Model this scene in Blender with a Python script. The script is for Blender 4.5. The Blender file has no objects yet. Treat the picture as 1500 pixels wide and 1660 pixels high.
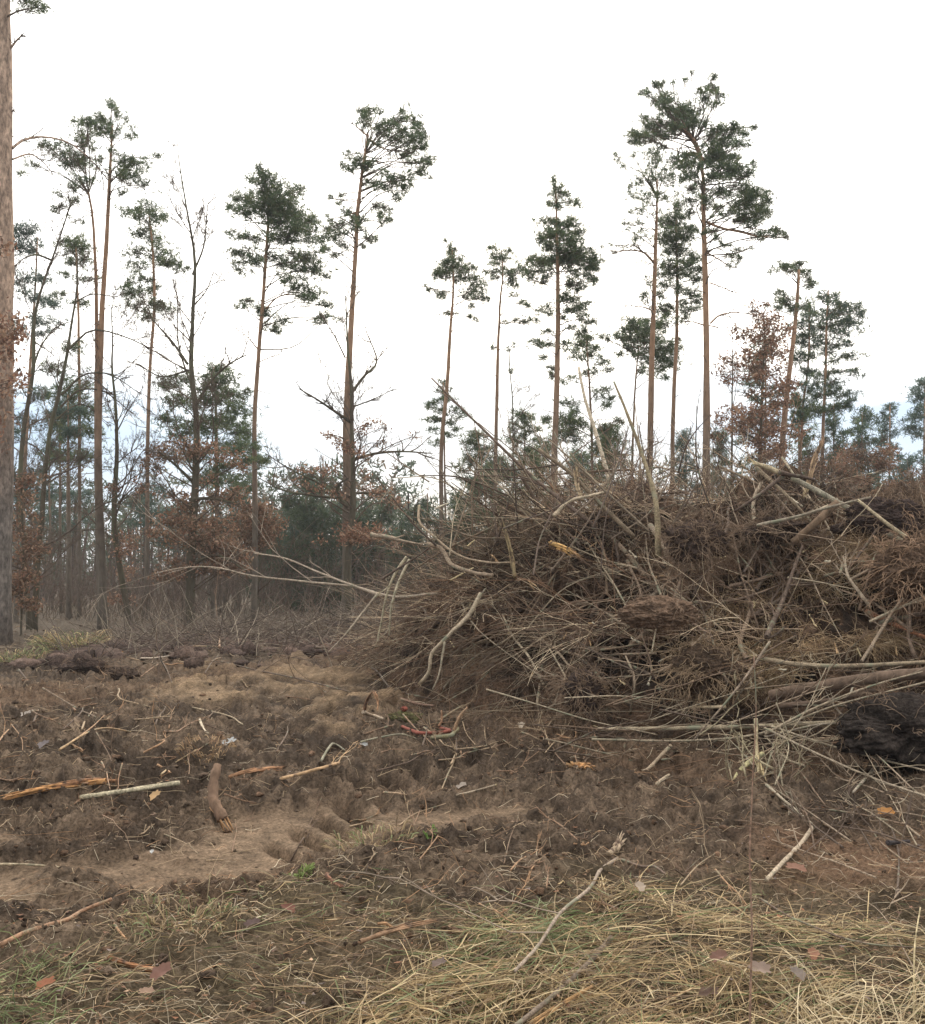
import bpy, math, random
import numpy as np
from mathutils import Vector

# ------------------------------------------------------------------ camera, sky, sun, exposure
S = bpy.context.scene
COL = S.collection
F = 1670.0                      # focal length in photograph pixels (1500 wide)
PITCH = math.atan(100.0 / F)
CAM = np.array([0.0, 0.0, 1.6])
cd = bpy.data.cameras.new('camera'); cam = bpy.data.objects.new('camera', cd); COL.objects.link(cam)
cam.location = CAM; cam.rotation_euler = (math.pi / 2 + PITCH, 0, 0)
cd.sensor_fit = 'HORIZONTAL'; cd.sensor_width = 36.0; cd.lens = 36.0 * F / 1500.0
cd.clip_start = 0.05; cd.clip_end = 9000
S.camera = cam

SUN_EL, SUN_AZ = math.radians(17), math.radians(3)
w = bpy.data.worlds.new('World'); S.world = w; w.use_nodes = True
nt = w.node_tree; nt.nodes.clear()
def N(t, tree, **kw):
    n = tree.nodes.new(t)
    for k, v in kw.items():
        if k in n.inputs: n.inputs[k].default_value = v
        else: setattr(n, k, v)
    return n
out = N('ShaderNodeOutputWorld', nt)
sky = N('ShaderNodeTexSky', nt, sky_type='NISHITA', sun_disc=False, sun_elevation=SUN_EL, sun_rotation=SUN_AZ)
bg1 = N('ShaderNodeBackground', nt, Strength=0.15)
nt.links.new(sky.outputs[0], bg1.inputs[0])
tc = N('ShaderNodeTexCoord', nt)
mp = N('ShaderNodeMapping', nt); mp.inputs['Scale'].default_value = (1.6, 1.6, 7.0)
nt.links.new(tc.outputs['Generated'], mp.inputs[0])
nz = N('ShaderNodeTexNoise', nt, Scale=1.7, Detail=7.0, Roughness=0.55)
nt.links.new(mp.outputs[0], nz.inputs[0])
sx = N('ShaderNodeSeparateXYZ', nt); nt.links.new(tc.outputs['Generated'], sx.inputs[0])
# low band just above the horizon where the cloud sheet breaks up
el = N('ShaderNodeMapRange', nt); el.inputs['From Min'].default_value = 0.02; el.inputs['From Max'].default_value = 0.29
el.inputs['To Min'].default_value = -0.62; el.inputs['To Max'].default_value = 0.55
nt.links.new(sx.outputs['Z'], el.inputs['Value'])
ad = N('ShaderNodeMath', nt, operation='ADD'); nt.links.new(el.outputs[0], ad.inputs[0]); nt.links.new(nz.outputs[0], ad.inputs[1])
cr = N('ShaderNodeMapRange', nt); cr.inputs['From Min'].default_value = 0.36; cr.inputs['From Max'].default_value = 0.72
cr.interpolation_type = 'SMOOTHSTEP'
nt.links.new(ad.outputs[0], cr.inputs['Value'])
bgb = N('ShaderNodeBackground', nt, Strength=0.72); bgb.inputs[0].default_value = (0.40, 0.61, 0.88, 1)   # bluish grey break in the overcast
bg2 = N('ShaderNodeBackground', nt, Strength=1.42); bg2.inputs[0].default_value = (1.0, 0.968, 0.915, 1)      # overcast sheet
vd = N('ShaderNodeVectorMath', nt, operation='DOT_PRODUCT'); vd.inputs[1].default_value = (math.sin(SUN_AZ) * math.cos(SUN_EL), math.cos(SUN_AZ) * math.cos(SUN_EL), math.sin(SUN_EL))
nt.links.new(tc.outputs['Generated'], vd.inputs[0])
vr = N('ShaderNodeMapRange', nt); vr.inputs['From Min'].default_value = -1; vr.inputs['From Max'].default_value = 1; vr.inputs['To Min'].default_value = .62; vr.inputs['To Max'].default_value = 1.85
nt.links.new(vd.outputs['Value'], vr.inputs['Value']); nt.links.new(vr.outputs[0], bg2.inputs['Strength'])
mx = N('ShaderNodeMixShader', nt); nt.links.new(cr.outputs[0], mx.inputs[0]); nt.links.new(bgb.outputs[0], mx.inputs[1]); nt.links.new(bg2.outputs[0], mx.inputs[2])
mx2 = N('ShaderNodeMixShader', nt, Fac=0.12); nt.links.new(mx.outputs[0], mx2.inputs[1]); nt.links.new(bg1.outputs[0], mx2.inputs[2])
nt.links.new(mx2.outputs[0], out.inputs[0])

sl = bpy.data.lights.new('sun', 'SUN'); sl.energy = 1.5; sl.angle = math.radians(12); sl.color = (1.0, 0.88, 0.70)
so = bpy.data.objects.new('sun', sl); COL.objects.link(so)
sdir = Vector((math.sin(SUN_AZ) * math.cos(SUN_EL), math.cos(SUN_AZ) * math.cos(SUN_EL), math.sin(SUN_EL)))
so.rotation_euler = sdir.to_track_quat('Z', 'Y').to_euler(); so.location = (0, 0, 30)

S.view_settings.view_transform = 'Standard'; S.view_settings.look = 'None'
S.view_settings.exposure = 0.65; S.view_settings.gamma = 1.0
S.render.engine = 'CYCLES'
S.cycles.max_bounces = 5; S.cycles.diffuse_bounces = 3; S.cycles.transmission_bounces = 3; S.cycles.volume_bounces = 0

# ------------------------------------------------------------------ maths helpers
R = np.random.RandomState(7)
U = lambda a, b, n=None: R.uniform(a, b, n)
def _h(ix, iy, iz, s):
    n = (ix.astype(np.int64) * 374761393 + iy.astype(np.int64) * 668265263 + iz * 2147483647 + s * 974711) & 0xffffffff
    n = ((n ^ (n >> 13)) * 1274126177) & 0xffffffff
    n = n ^ (n >> 16)
    return (n & 0xffffff) / float(0xffffff)
def vn(x, y, s=0):
    x = np.asarray(x, float); y = np.asarray(y, float)
    ix = np.floor(x); iy = np.floor(y); fx = x - ix; fy = y - iy
    fx = fx * fx * (3 - 2 * fx); fy = fy * fy * (3 - 2 * fy)
    a = _h(ix, iy, 0, s); b = _h(ix + 1, iy, 0, s); c = _h(ix, iy + 1, 0, s); d = _h(ix + 1, iy + 1, 0, s)
    return (a * (1 - fx) + b * fx) * (1 - fy) + (c * (1 - fx) + d * fx) * fy
def fbm(x, y, o=4, s=0, g=0.5):
    t = 0; a = 1; n = 0
    for i in range(o):
        cx, sn = math.cos(i * 1.1 + .4), math.sin(i * 1.1 + .4)
        t = t + a * vn((x * cx - y * sn) * 2 ** i, (x * sn + y * cx) * 2 ** i, s + i * 17); n += a; a *= g
    return t / n
def vn3(x, y, z, s=0):
    return (vn(x + z * .73, y - z * .41, s) + vn(y + 11.3 + x * .37, z - x * .29, s + 5) + vn(z - 7.1 + y * .31, x + y * .53, s + 9)) / 3
def billow(x, y, s):
    return 1 - np.abs(2 * vn(x, y, s) - 1) ** 0.8
def crev(x, y, s):            # rounded tops with sharp creases between them
    return np.abs(2 * vn(x, y, s) - 1) ** .7
def sstep(a, b, x):
    t = np.clip((x - a) / (b - a), 0, 1); return t * t * (3 - 2 * t)
def ray(px, py):
    px = np.asarray(px, float); py = np.asarray(py, float)
    x = (px - 750) / F; y = (830 - py) / F
    c, s = math.cos(PITCH), math.sin(PITCH)
    return np.stack([x, c - y * s, s + y * c], -1)
def P(px, py, D):
    d = ray(px, py); return CAM + d * (np.asarray(D, float) / d[..., 1])[..., None]
def uv(x, y):                       # flat-ground pixel position of a ground point (used to lay out soil types)
    y = np.maximum(y, 0.6); return 750 + F * x / y, 930 + F * 1.6 / y

# ------------------------------------------------------------------ terrain
def seg_d(u, v, pts, asp=1.0):
    best = np.full(np.shape(u), 1e9); 
    for (a, b), (c, d) in zip(pts[:-1], pts[1:]):
        b2, d2, v2 = b * asp, d * asp, v * asp
        dx, dy = c - a, d2 - b2; L = dx * dx + dy * dy
        t = np.clip(((u - a) * dx + (v2 - b2) * dy) / L, 0, 1)
        best = np.minimum(best, np.hypot(u - a - t * dx, v2 - b2 - t * dy))
    return best
LANE = [(-700, 1460), (0, 1410), (180, 1395), (360, 1360), (520, 1330), (700, 1303), (880, 1290)]
def masks(x, y):
    u, v = uv(x, y)
    wob = (fbm(x * 1.3, y * 1.3, 4, 3) - .5)
    d = seg_d(u, v, LANE, 1.6)
    lw = np.interp(u, [-200, 0, 300, 500, 750, 900, 1050], [95, 90, 75, 58, 34, 20, 2])
    lane = sstep(1.25, 0.65, d / lw + wob * 2.2) * (1 - .75 * sstep(.56, .7, fbm(x * 2.6, y * 2.6, 3, 19)))
    s1 = np.hypot((u - 470) / 150, (v - 1108) / 26); s2 = np.hypot((u - 335) / 90, (v - 1124) / 20); s3 = np.hypot((u - 570) / 70, (v - 1145) / 26)
    sand = sstep(1.25, 0.5, np.minimum(np.minimum(s1, s2), s3) + wob * 2.4) * (1 - .8 * sstep(.5, .62, fbm(x * 1.7, y * 1.7, 4, 29)))
    s4 = np.hypot((u - 1430) / 260, (v - 1385) / 55); rsand = sstep(1.3, .5, s4 + wob * 1.6)
    top = np.interp(u, [-300, 0, 150, 300, 450, 600, 800, 1000, 1200, 1500, 1900], [1590, 1585, 1560, 1500, 1440, 1425, 1490, 1420, 1395, 1440, 1440])
    grass = sstep(-30, 35, v - top + wob * 140)
    fg = sstep(-22, 22, v - np.interp(u, [-300, 0, 160, 300, 450, 700, 900, 1100], [1500, 1490, 1478, 1452, 1415, 1365, 1340, 1500]) + wob * 60)
    return u, v, lane, sand, rsand, grass, fg
TREAD = [(465, 1352), (505, 1330), (541, 1312), (573, 1293), (603, 1270), (640, 1250), (672, 1232)]
def hterr(x, y, fine=True):
    x = np.asarray(x, float); y = np.asarray(y, float)
    u, v, lane, sand, rsand, grass, fg = masks(x, y)
    h = 0.22 * (fbm(x / 4 + 3, y / 4, 3, 1) - .5) + .35 * (fbm(x / 22, y / 22, 2, 8) - .5) * sstep(16, 40, y)
    h = h + 0.10 * fg * sstep(1750, 1500, v) - 0.05 * lane + .10 * sand + .05 * sstep(26, 20, y) * sstep(17, 20, y)
    h = h + 0.09 * (1 - lane) * sstep(60, 10, np.abs(v - 1235)) * (u < 520)
    if fine:
        A = (1 - lane * .93) * (1 - sand * .8) * (1 - .45 * grass) * (1 - .5 * rsand) * np.interp(y, [0, 4, 6, 9, 20, 40, 90], [.55, .6, .75, 1.1, 1.2, 0.8, .3])
        c = .10 * (billow(x * 1.7, y * 1.7, 21) - .5) + .12 * (crev(x * 3.9 + 5 + vn(x * 3, y * 3, 1), y * 3.9, 22) - .5) + .085 * (crev(x * 8.5 + vn(x * 9, y * 9, 1), y * 8.5, 23) - .5) \
            + .060 * (crev(x * 17, y * 17, 24) - .5) + .050 * (vn(x * 31, y * 31, 25) - .5) + .028 * (vn(x * 61, y * 61, 27) - .5)
        h = h + A * c + (0.006 + .012 * A) * (vn(x * 95, y * 95, 26) - .5)
        h = h + .05 * lane * (fbm(x * 5, y * 5, 5, 41, .62) - .5) + .035 * sand * (billow(x * 5, y * 5, 44) - .5)
        ridge = np.abs(((y * 3.1 + x * .6 + .25 * vn(x * 2, y * 2, 5)) % 1.0) - .5) * 2      # crawler track ridges
        h = h + .075 * sand * sstep(.35, .5, vn(x * .9, y * .9, 61)) * ridge
        for (a, b) in TREAD:
            h = h - .16 * np.exp(-(((u - a) * .75 + (v - b) * .65) / 27) ** 4 - (((u - a) * .6 - (v - b) * 1.1) / 11) ** 4)
        for (a, b, r1, r2, dp) in [(1115, 1318, 40, 9, .12), (1455, 1375, 26, 10, .12), (985, 1440, 55, 13, .10), (90, 1328, 70, 6, .05), (620, 1255, 90, 16, .06)]:
            h = h - dp * np.exp(-((u - a) / r1) ** 2 - ((v - b) / r2) ** 2)
    return h
# brush pile: foot, crest and height along x
def pile(x, y):
    x = np.asarray(x, float); y = np.asarray(y, float)
    foot = np.interp(x, [-2.2, -1.2, 0, 1, 2.4, 4, 6, 9], [17.5, 15.6, 12.9, 11.4, 10.0, 9.0, 8.3, 8.0])
    Hc = np.interp(x, [-2.3, -1.35, -.65, .15, 1.1, 2.2, 3.2, 4.5, 6.5, 9, 11, 13], [0, .08, .75, 1.6, 2.1, 2.35, 2.45, 2.45, 2.3, 2.2, 1.2, 0])
    cre = foot + np.interp(x, [-2, 0, 2, 5, 9], [1.5, 2.6, 3.8, 4.3, 4.5])
    wid = (cre - foot)
    f = sstep(-.08, 1, (y - foot) / wid) ** .58 * sstep(cre + 4.2, cre + .4, y)
    return Hc * f
def hall(x, y):
    m = pile(x, y)
    r = np.clip(m / .5, 0, 1)
    return hterr(x, y) + m + r * (.60 * (fbm(x * .9 + 9, y * .9, 2, 77) - .5) + .62 * (crev(x * 1.7, y * 1.7, 78) - .45) + .28 * (billow(x * 4.7, y * 4.7, 79) - .5) * 1.2
        + .08 * (billow(x * 11, y * 11, 80) - .5) + .04 * (billow(x * 23, y * 23, 81) - .5))
def hit(px, py, f=hall, d0=2.2, d1=60.0, back=13.5):
    """first meeting of the sight line with the ground or pile -> point"""
    d = ray(px, py); d = d / d[..., 1:2]
    ts = np.exp(np.linspace(math.log(d0), math.log(d1), 260))
    shp = d.shape[:-1]; dd = d.reshape(-1, 3)
    X = CAM[0] + dd[:, 0:1] * ts; Y = CAM[1] + ts + 0 * X; Z = CAM[2] + dd[:, 2:3] * ts
    below = Z < f(X, Y)
    k = np.where(below.any(1), below.argmax(1), -1)
    t = np.where(k < 0, back, ts[np.maximum(k, 1)] * .5 + ts[np.maximum(k - 1, 0)] * .5)
    return (CAM + dd * t[:, None]).reshape(shp + (3,)), t.reshape(shp)

# ------------------------------------------------------------------ mesh helpers
class Acc:
    def __init__(s): s.v = []; s.f3 = []; s.f4 = []; s.c = []; s.n = 0
    def add(s, v, f, c=None):
        v = np.asarray(v, float).reshape(-1, 3); f = np.asarray(f, np.int64)
        (s.f3 if f.shape[1] == 3 else s.f4).append(f + s.n); s.v.append(v); s.n += len(v)
        if c is None: c = np.ones((len(v), 3)) * .5
        c = np.asarray(c, float)
        if c.ndim == 1: c = np.tile(c, (len(v), 1))
        s.c.append(c); return s
    def mesh(s, name, mat, smooth=False):
        me = bpy.data.meshes.new(name)
        v = np.concatenate(s.v) if s.v else np.zeros((0, 3))
        f3 = np.concatenate(s.f3) if s.f3 else np.zeros((0, 3), int)
        f4 = np.concatenate(s.f4) if s.f4 else np.zeros((0, 4), int)
        me.vertices.add(len(v)); me.vertices.foreach_set('co', v.astype(np.float32).ravel())
        nl = f3.size + f4.size; me.loops.add(nl)
        me.loops.foreach_set('vertex_index', np.concatenate([f3.ravel(), f4.ravel()]).astype(np.int32))
        npoly = len(f3) + len(f4); me.polygons.add(npoly)
        st = np.concatenate([np.arange(len(f3)) * 3, f3.size + np.arange(len(f4)) * 4]).astype(np.int32)
        me.polygons.foreach_set('loop_start', st)
        if smooth: me.polygons.foreach_set('use_smooth', np.ones(npoly, bool))
        at = me.color_attributes.new('Col', 'FLOAT_COLOR', 'POINT')
        cc = np.concatenate(s.c); at.data.foreach_set('color', np.concatenate([cc, np.ones((len(cc), 1))], 1).astype(np.float32).ravel())
        me.update(calc_edges=True); me.validate(clean_customdata=False)
        me.materials.append(mat); return me
    def obj(s, name, mat, parent=None, smooth=False, loc=None):
        if loc is not None: s.v = [a - np.asarray(loc) for a in s.v]
        o = bpy.data.objects.new(name, s.mesh(name, mat, smooth)); COL.objects.link(o)
        if loc is not None: o.location = loc
        if parent is not None:
            o.parent = parent
        return o
def tubes(Pp, Rr, sides=4, cap=True, col=None, jit=0):
    """Pp [N,K,3], Rr [N,K] -> verts, quads, colours"""
    Pp = np.asarray(Pp, float); Rr = np.asarray(Rr, float); n, k, _ = Pp.shape
    T = np.gradient(Pp, axis=1); T /= np.linalg.norm(T, axis=2, keepdims=True) + 1e-9
    m = T.mean(1); ref = np.where(np.abs(m[:, 2:3]) > .8 * np.linalg.norm(m, axis=1, keepdims=True), np.array([[1., .1, 0]]), np.array([[0, .05, 1.]]))
    A = np.cross(T, ref[:, None, :]); A /= np.linalg.norm(A, axis=2, keepdims=True) + 1e-9
    B = np.cross(T, A)
    th = np.arange(sides) * 2 * math.pi / sides
    ring = A[:, :, None, :] * np.cos(th)[None, None, :, None] + B[:, :, None, :] * np.sin(th)[None, None, :, None]
    rr = Rr[:, :, None] * np.ones(sides)
    if jit: rr = rr * (1 + R.uniform(-jit, jit, rr.shape))
    V = Pp[:, :, None, :] + ring * rr[..., None]
    idx = np.arange(n * k * sides).reshape(n, k, sides)
    a = idx[:, :-1, :]; b = np.roll(a, -1, 2); d = idx[:, 1:, :]; c = np.roll(d, -1, 2)
    q = np.stack([a, b, c, d], -1).reshape(-1, 4)
    if cap and sides == 4: q = np.concatenate([q, idx[:, 0, ::-1], idx[:, -1, :]])
    if cap and sides > 4:
        h = sides // 2
        for e, fl in ((0, -1), (-1, 1)):
            for j in range(1, sides - 2, 2): q = np.concatenate([q, np.stack([idx[:, e, 0], idx[:, e, j], idx[:, e, j + 1], idx[:, e, min(j + 2, sides - 1)]], -1)[:, ::fl]])
    cc = None if col is None else np.repeat(np.asarray(col), k * sides, 0)
    return V.reshape(-1, 3), q, cc
def smooth_line(pts, n):
    pts = np.asarray(pts, float)
    if len(pts) == 2:
        t = np.linspace(0, 1, n)[:, None]; return pts[0] * (1 - t) + pts[1] * t
    s = np.r_[0, np.cumsum(np.linalg.norm(np.diff(pts, axis=0), axis=1))]
    m = np.gradient(pts, s, axis=0)
    t = np.linspace(0, s[-1], n); i = np.clip(np.searchsorted(s, t) - 1, 0, len(s) - 2)
    h = (s[i + 1] - s[i]); f = ((t - s[i]) / h)[:, None]; h = h[:, None]
    return (2 * f**3 - 3 * f**2 + 1) * pts[i] + (f**3 - 2 * f**2 + f) * h * m[i] + (-2 * f**3 + 3 * f**2) * pts[i + 1] + (f**3 - f**2) * h * m[i + 1]
def unit(v): return v / (np.linalg.norm(v, axis=-1, keepdims=True) + 1e-9)
def wander(st, di, L, k, wob, grav=0.0):
    """N curved lines: start, direction, length -> [N,k,3]"""
    n = len(st); p = [st]; d = unit(di); seg = (L / (k - 1))[:, None]
    for i in range(k - 1):
        d = unit(d + R.normal(0, wob, (n, 3)) + np.array([0, 0, -grav])); p.append(p[-1] + d * seg)
    return np.stack(p, 1)
def taper(r0, k, end=.25): return r0[:, None] * np.linspace(1, end, k)[None]

def tag(o, label=None, cat=None, group=None, kind=None):
    if label: o['label'] = label
    if cat: o['category'] = cat
    if group: o['group'] = group
    if kind: o['kind'] = kind
    return o
def empty(name, loc):
    o = bpy.data.objects.new(name, None); o.location = loc; o.empty_display_size = .2; COL.objects.link(o); return o

# ------------------------------------------------------------------ materials
def mat(name, colr=None, rough=.85, attr=True, var=.35, scale=8, bump=.3, bscale=30, bdist=.02, transl=0, zgrad=None, stretch=None, spec=.25, hue=None, fine=0):
    m = bpy.data.materials.new(name); m.use_nodes = True; t = m.node_tree; t.nodes.clear()
    o = N('ShaderNodeOutputMaterial', t); b = N('ShaderNodeBsdfPrincipled', t); b.inputs['Roughness'].default_value = rough
    b.inputs['Specular IOR Level'].default_value = spec
    tcn = N('ShaderNodeTexCoord', t); src = tcn.outputs['Object']
    if stretch:
        mm = N('ShaderNodeMapping', t); mm.inputs['Scale'].default_value = stretch; t.links.new(src, mm.inputs[0]); vec = mm.outputs[0]
    else: vec = src
    if attr:
        a = N('ShaderNodeAttribute', t, attribute_name='Col'); base = a.outputs['Color']
    else:
        a = N('ShaderNodeRGB', t); a.outputs[0].default_value = (*colr, 1); base = a.outputs[0]
    if zgrad:       # pine bark: grey brown plates low down, orange flaking bark higher up
        (z0, z1, c0, c1) = zgrad
        sp = N('ShaderNodeSeparateXYZ', t); t.links.new(src, sp.inputs[0])
        n0 = N('ShaderNodeTexNoise', t, Scale=1.3, Detail=3.0); t.links.new(src, n0.inputs[0])
        mr = N('ShaderNodeMapRange', t); mr.inputs['From Min'].default_value = z0; mr.inputs['From Max'].default_value = z1
        am = N('ShaderNodeMath', t, operation='MULTIPLY_ADD'); am.inputs[1].default_value = 3.0; t.links.new(n0.outputs[0], am.inputs[0]); t.links.new(sp.outputs['Z'], am.inputs[2])
        t.links.new(am.outputs[0], mr.inputs['Value'])
        mc = N('ShaderNodeMix', t, data_type='RGBA'); mc.inputs[6].default_value = (*c0, 1); mc.inputs[7].default_value = (*c1, 1)
        t.links.new(mr.outputs[0], mc.inputs[0]); base = mc.outputs[2]
    n1 = N('ShaderNodeTexNoise', t, Scale=scale, Detail=6.0, Roughness=.65); t.links.new(vec, n1.inputs[0])
    mr = N('ShaderNodeMapRange', t); mr.inputs['From Min'].default_value = .3; mr.inputs['From Max'].default_value = .7
    mr.inputs['To Min'].default_value = 1 - var; mr.inputs['To Max'].default_value = 1 + var; t.links.new(n1.outputs[0], mr.inputs['Value'])
    mu = N('ShaderNodeVectorMath', t, operation='SCALE'); t.links.new(base, mu.inputs[0]); t.links.new(mr.outputs[0], mu.inputs['Scale'])
    colo = mu.outputs[0]
    if fine:
        n4 = N('ShaderNodeTexNoise', t, Scale=fine, Detail=4.0, Roughness=.7); t.links.new(vec, n4.inputs[0])
        m4 = N('ShaderNodeMapRange', t); m4.inputs['From Min'].default_value = .35; m4.inputs['From Max'].default_value = .65; m4.inputs['To Min'].default_value = .55; m4.inputs['To Max'].default_value = 1.5; t.links.new(n4.outputs[0], m4.inputs['Value'])
        u4 = N('ShaderNodeVectorMath', t, operation='SCALE'); t.links.new(colo, u4.inputs[0]); t.links.new(m4.outputs[0], u4.inputs['Scale']); colo = u4.outputs[0]
    if hue:
        n3 = N('ShaderNodeTexNoise', t, Scale=hue[0], Detail=4.0); t.links.new(vec, n3.inputs[0])
        r3 = N('ShaderNodeMapRange', t); r3.inputs['From Min'].default_value = hue[2]; r3.inputs['From Max'].default_value = hue[2] + .12; t.links.new(n3.outputs[0], r3.inputs['Value'])
        m3 = N('ShaderNodeMix', t, data_type='RGBA'); t.links.new(r3.outputs[0], m3.inputs[0]); t.links.new(colo, m3.inputs[6]); m3.inputs[7].default_value = (*hue[1], 1); colo = m3.outputs[2]
    t.links.new(colo, b.inputs['Base Color'])
    if bump:
        n2 = N('ShaderNodeTexNoise', t, Scale=bscale, Detail=5.0, Roughness=.7); t.links.new(vec, n2.inputs[0])
        bp = N('ShaderNodeBump', t, Strength=bump, Distance=bdist); t.links.new(n2.outputs[0], bp.inputs['Height']); t.links.new(bp.outputs[0], b.inputs['Normal'])
    if transl:
        tr = N('ShaderNodeBsdfTranslucent', t); t.links.new(colo, tr.inputs[0])
        mxs = N('ShaderNodeMixShader', t, Fac=transl); t.links.new(b.outputs[0], mxs.inputs[1]); t.links.new(tr.outputs[0], mxs.inputs[2]); t.links.new(mxs.outputs[0], o.inputs[0])
    else: t.links.new(b.outputs[0], o.inputs[0])
    return m
M_soil = mat('soil', var=.42, scale=9, bump=.8, bscale=70, bdist=.03, rough=.95, spec=.1, fine=48)
M_clod = mat('clod_soil', var=.5, scale=16, bump=1.0, bscale=60, bdist=.02, rough=.95, spec=.1, fine=40)
M_twig = mat('twig_bark', var=.35, scale=9, bump=0, rough=.75)
M_wood = mat('branch_bark', var=.4, scale=16, fine=70, bump=.7, bscale=70, bdist=.004, rough=.8, hue=(7, (.22, .22, .15), .56))
M_bark = mat('dark_bark', var=.5, scale=14, bump=.8, bscale=45, bdist=.012, rough=.9, stretch=(1, 1, .5))
M_split = mat('split_wood', var=.45, scale=22, bump=.8, bscale=120, bdist=.006, rough=.85, hue=(18, (.13, .085, .06), .53))
M_pine = mat('pine_bark', var=.40, scale=6, bump=.7, bscale=16, bdist=.03, rough=.9, stretch=(1, 1, .35), zgrad=(4.5, 11, (.15, .125, .098), (.36, .215, .13)))
M_pine_near = mat('pine_bark_near', var=.5, scale=5, fine=17, bump=1, bscale=13, bdist=.04, rough=.9, stretch=(1, 1, .4), zgrad=(4.5, 9, (.16, .135, .115), (.37, .26, .19)))
M_oak = mat('oak_bark', var=.35, scale=5, bump=.7, bscale=20, bdist=.03, rough=.9, stretch=(1, 1, .3), attr=False, colr=(.105, .088, .060), hue=(1.5, (.13, .125, .075), .5))
M_needle = mat('pine_needles', var=.3, scale=1.6, bump=0, rough=.6, transl=.35)
M_leaf = mat('dry_leaf', var=.3, scale=6, bump=0, rough=.7, transl=.35)
M_grass = mat('dry_grass', var=.2, scale=6, bump=0, rough=.65, transl=.25)
M_red = mat('red_clay', attr=False, colr=(.26, .085, .06), var=.35, scale=25, bump=.3, bscale=60, bdist=.003)
M_plastic = mat('white_scrap', attr=False, colr=(.34, .34, .33), var=.15, scale=20, bump=.2, rough=.4)

# ------------------------------------------------------------------ ground sheet
def make_ground():
    NR, NC = 640, 860
    v = np.linspace(1, 0, NR)                      # rows follow 1/y so that clods keep their size in view
    ya, yb = 2.3, 75.0
    y = 1 / (1 / yb + (1 / ya - 1 / yb) * v ** 1.15)
    y = np.r_[[-60, -25, -10, -3, 0.2, 1.3, 1.9], y, 80, 95, 120, 170, 300, 700, 2000]
    s = np.linspace(-1, 1, NC)
    Y = y[:, None] + 0 * s[None]
    inner = .55 * np.maximum(Y, 1) + 1.0
    a = np.abs(s)[None]
    X = np.sign(s)[None] * np.where(a < .9, inner * a / .9, inner + ((a - .9) / .1) ** 2.2 * np.maximum(60, 3 * np.abs(Y)))
    Z = hterr(X, Y)
    # smooth where the mesh is coarse
    Z = np.where((Y > 78) | (Y < 2.1), hterr(X, Y, False), Z)
    u, vv, lane, sand, rsand, grass, fg = masks(X, Y)
    n1 = fbm(X * 2.2, Y * 2.2, 4, 91)[..., None]; n2 = fbm(X * 9, Y * 9, 3, 92)[..., None]; n0 = fbm(X * .5, Y * .5, 3, 93)[..., None]
    dark = np.array([.066, .048, .035]); mid = np.array([.172, .124, .086]); red = np.array([.16, .103, .066])
    c = dark + (mid - dark) * sstep(.35, .7, n1 * .6 + n2 * .4)
    c = c + (red - c) * sstep(.55, .75, n0) * .6
    far = sstep(14, 30, Y)[..., None]
    c = c * (1 - far) + far * (np.array([.135, .108, .082]) * (.75 + .5 * n1))
    tan = np.array([.225, .158, .104]); c = c + (tan * (.8 + .35 * n2) - c) * (lane * np.clip(.62 + .8 * (n1[..., 0] - .35), 0, 1))[..., None]
    sc = np.array([.28, .195, .118]); c = c + (sc * (.8 + .4 * n2) - c) * (sand * np.clip(1.8 * (n1[..., 0] - .2), 0, .75))[..., None]
    rs = np.array([.23, .138, .085]); c = c + (rs - c) * (rsand * .65)[..., None]
    gr = np.array([.10, .078, .045]); c = c + (gr - c) * (grass * .6)[..., None]
    A = Acc(); idx = np.arange(X.size).reshape(X.shape)
    q = np.stack([idx[:-1, :-1], idx[:-1, 1:], idx[1:, 1:], idx[1:, :-1]], -1).reshape(-1, 4)
    A.add(np.stack([X, Y, Z], -1), q, c.reshape(-1, 3))
    return tag(A.obj('ground', M_soil, smooth=True), kind='structure')
make_ground()

# ------------------------------------------------------------------ foliage builders
def tufts(cen, r, n=11, wid=.11, up=.35):
    """needle tufts: n thin blades fanning out from each centre"""
    m = len(cen); d = R.normal(0, 1, (m, n, 3)); d[..., 2] += up * 1.5; d = unit(d)
    L = (r[:, None] * U(.65, 1.15, (m, n)))[..., None]
    side = unit(np.cross(d, R.normal(0, 1, (m, n, 3)))) * L * wid
    c = cen[:, None, :]; b = c + d * L * .12
    V = np.stack([b - side * .6, b + side * .6, c + d * L + side * .35, c + d * L - side * .35], 2).reshape(-1, 3)
    q = np.arange(len(V)).reshape(-1, 4); return V, q
def leaves(cen, r):
    m = len(cen); a = unit(R.normal(0, 1, (m, 3))); b = unit(np.cross(a, R.normal(0, 1, (m, 3)))); nn = np.cross(a, b)
    r = r[:, None]
    V = np.stack([cen - a * r, cen - b * r * .45 + nn * r * .2, cen + a * r, cen + b * r * .45 + nn * r * .25], 1)
    return V.reshape(-1, 3), np.arange(m * 4).reshape(-1, 4)

GREEN = [(.100, .142, .070), (.122, .162, .078), (.082, .118, .066), (.150, .172, .080)]
BLUEG = [(.088, .130, .100), (.106, .150, .118), (.074, .112, .090)]
BROWN = [(.30, .165, .105), (.36, .215, .14), (.22, .115, .078), (.40, .27, .185), (.19, .12, .085)]
PALEB = [(.22, .155, .10), (.26, .18, .12), (.17, .12, .08)]
def colors(pal, n, j=.18):
    c = np.array(pal)[R.randint(0, len(pal), n)]; return np.clip(c * (1 + R.normal(0, j, (n, 1))), .01, 1)

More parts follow.
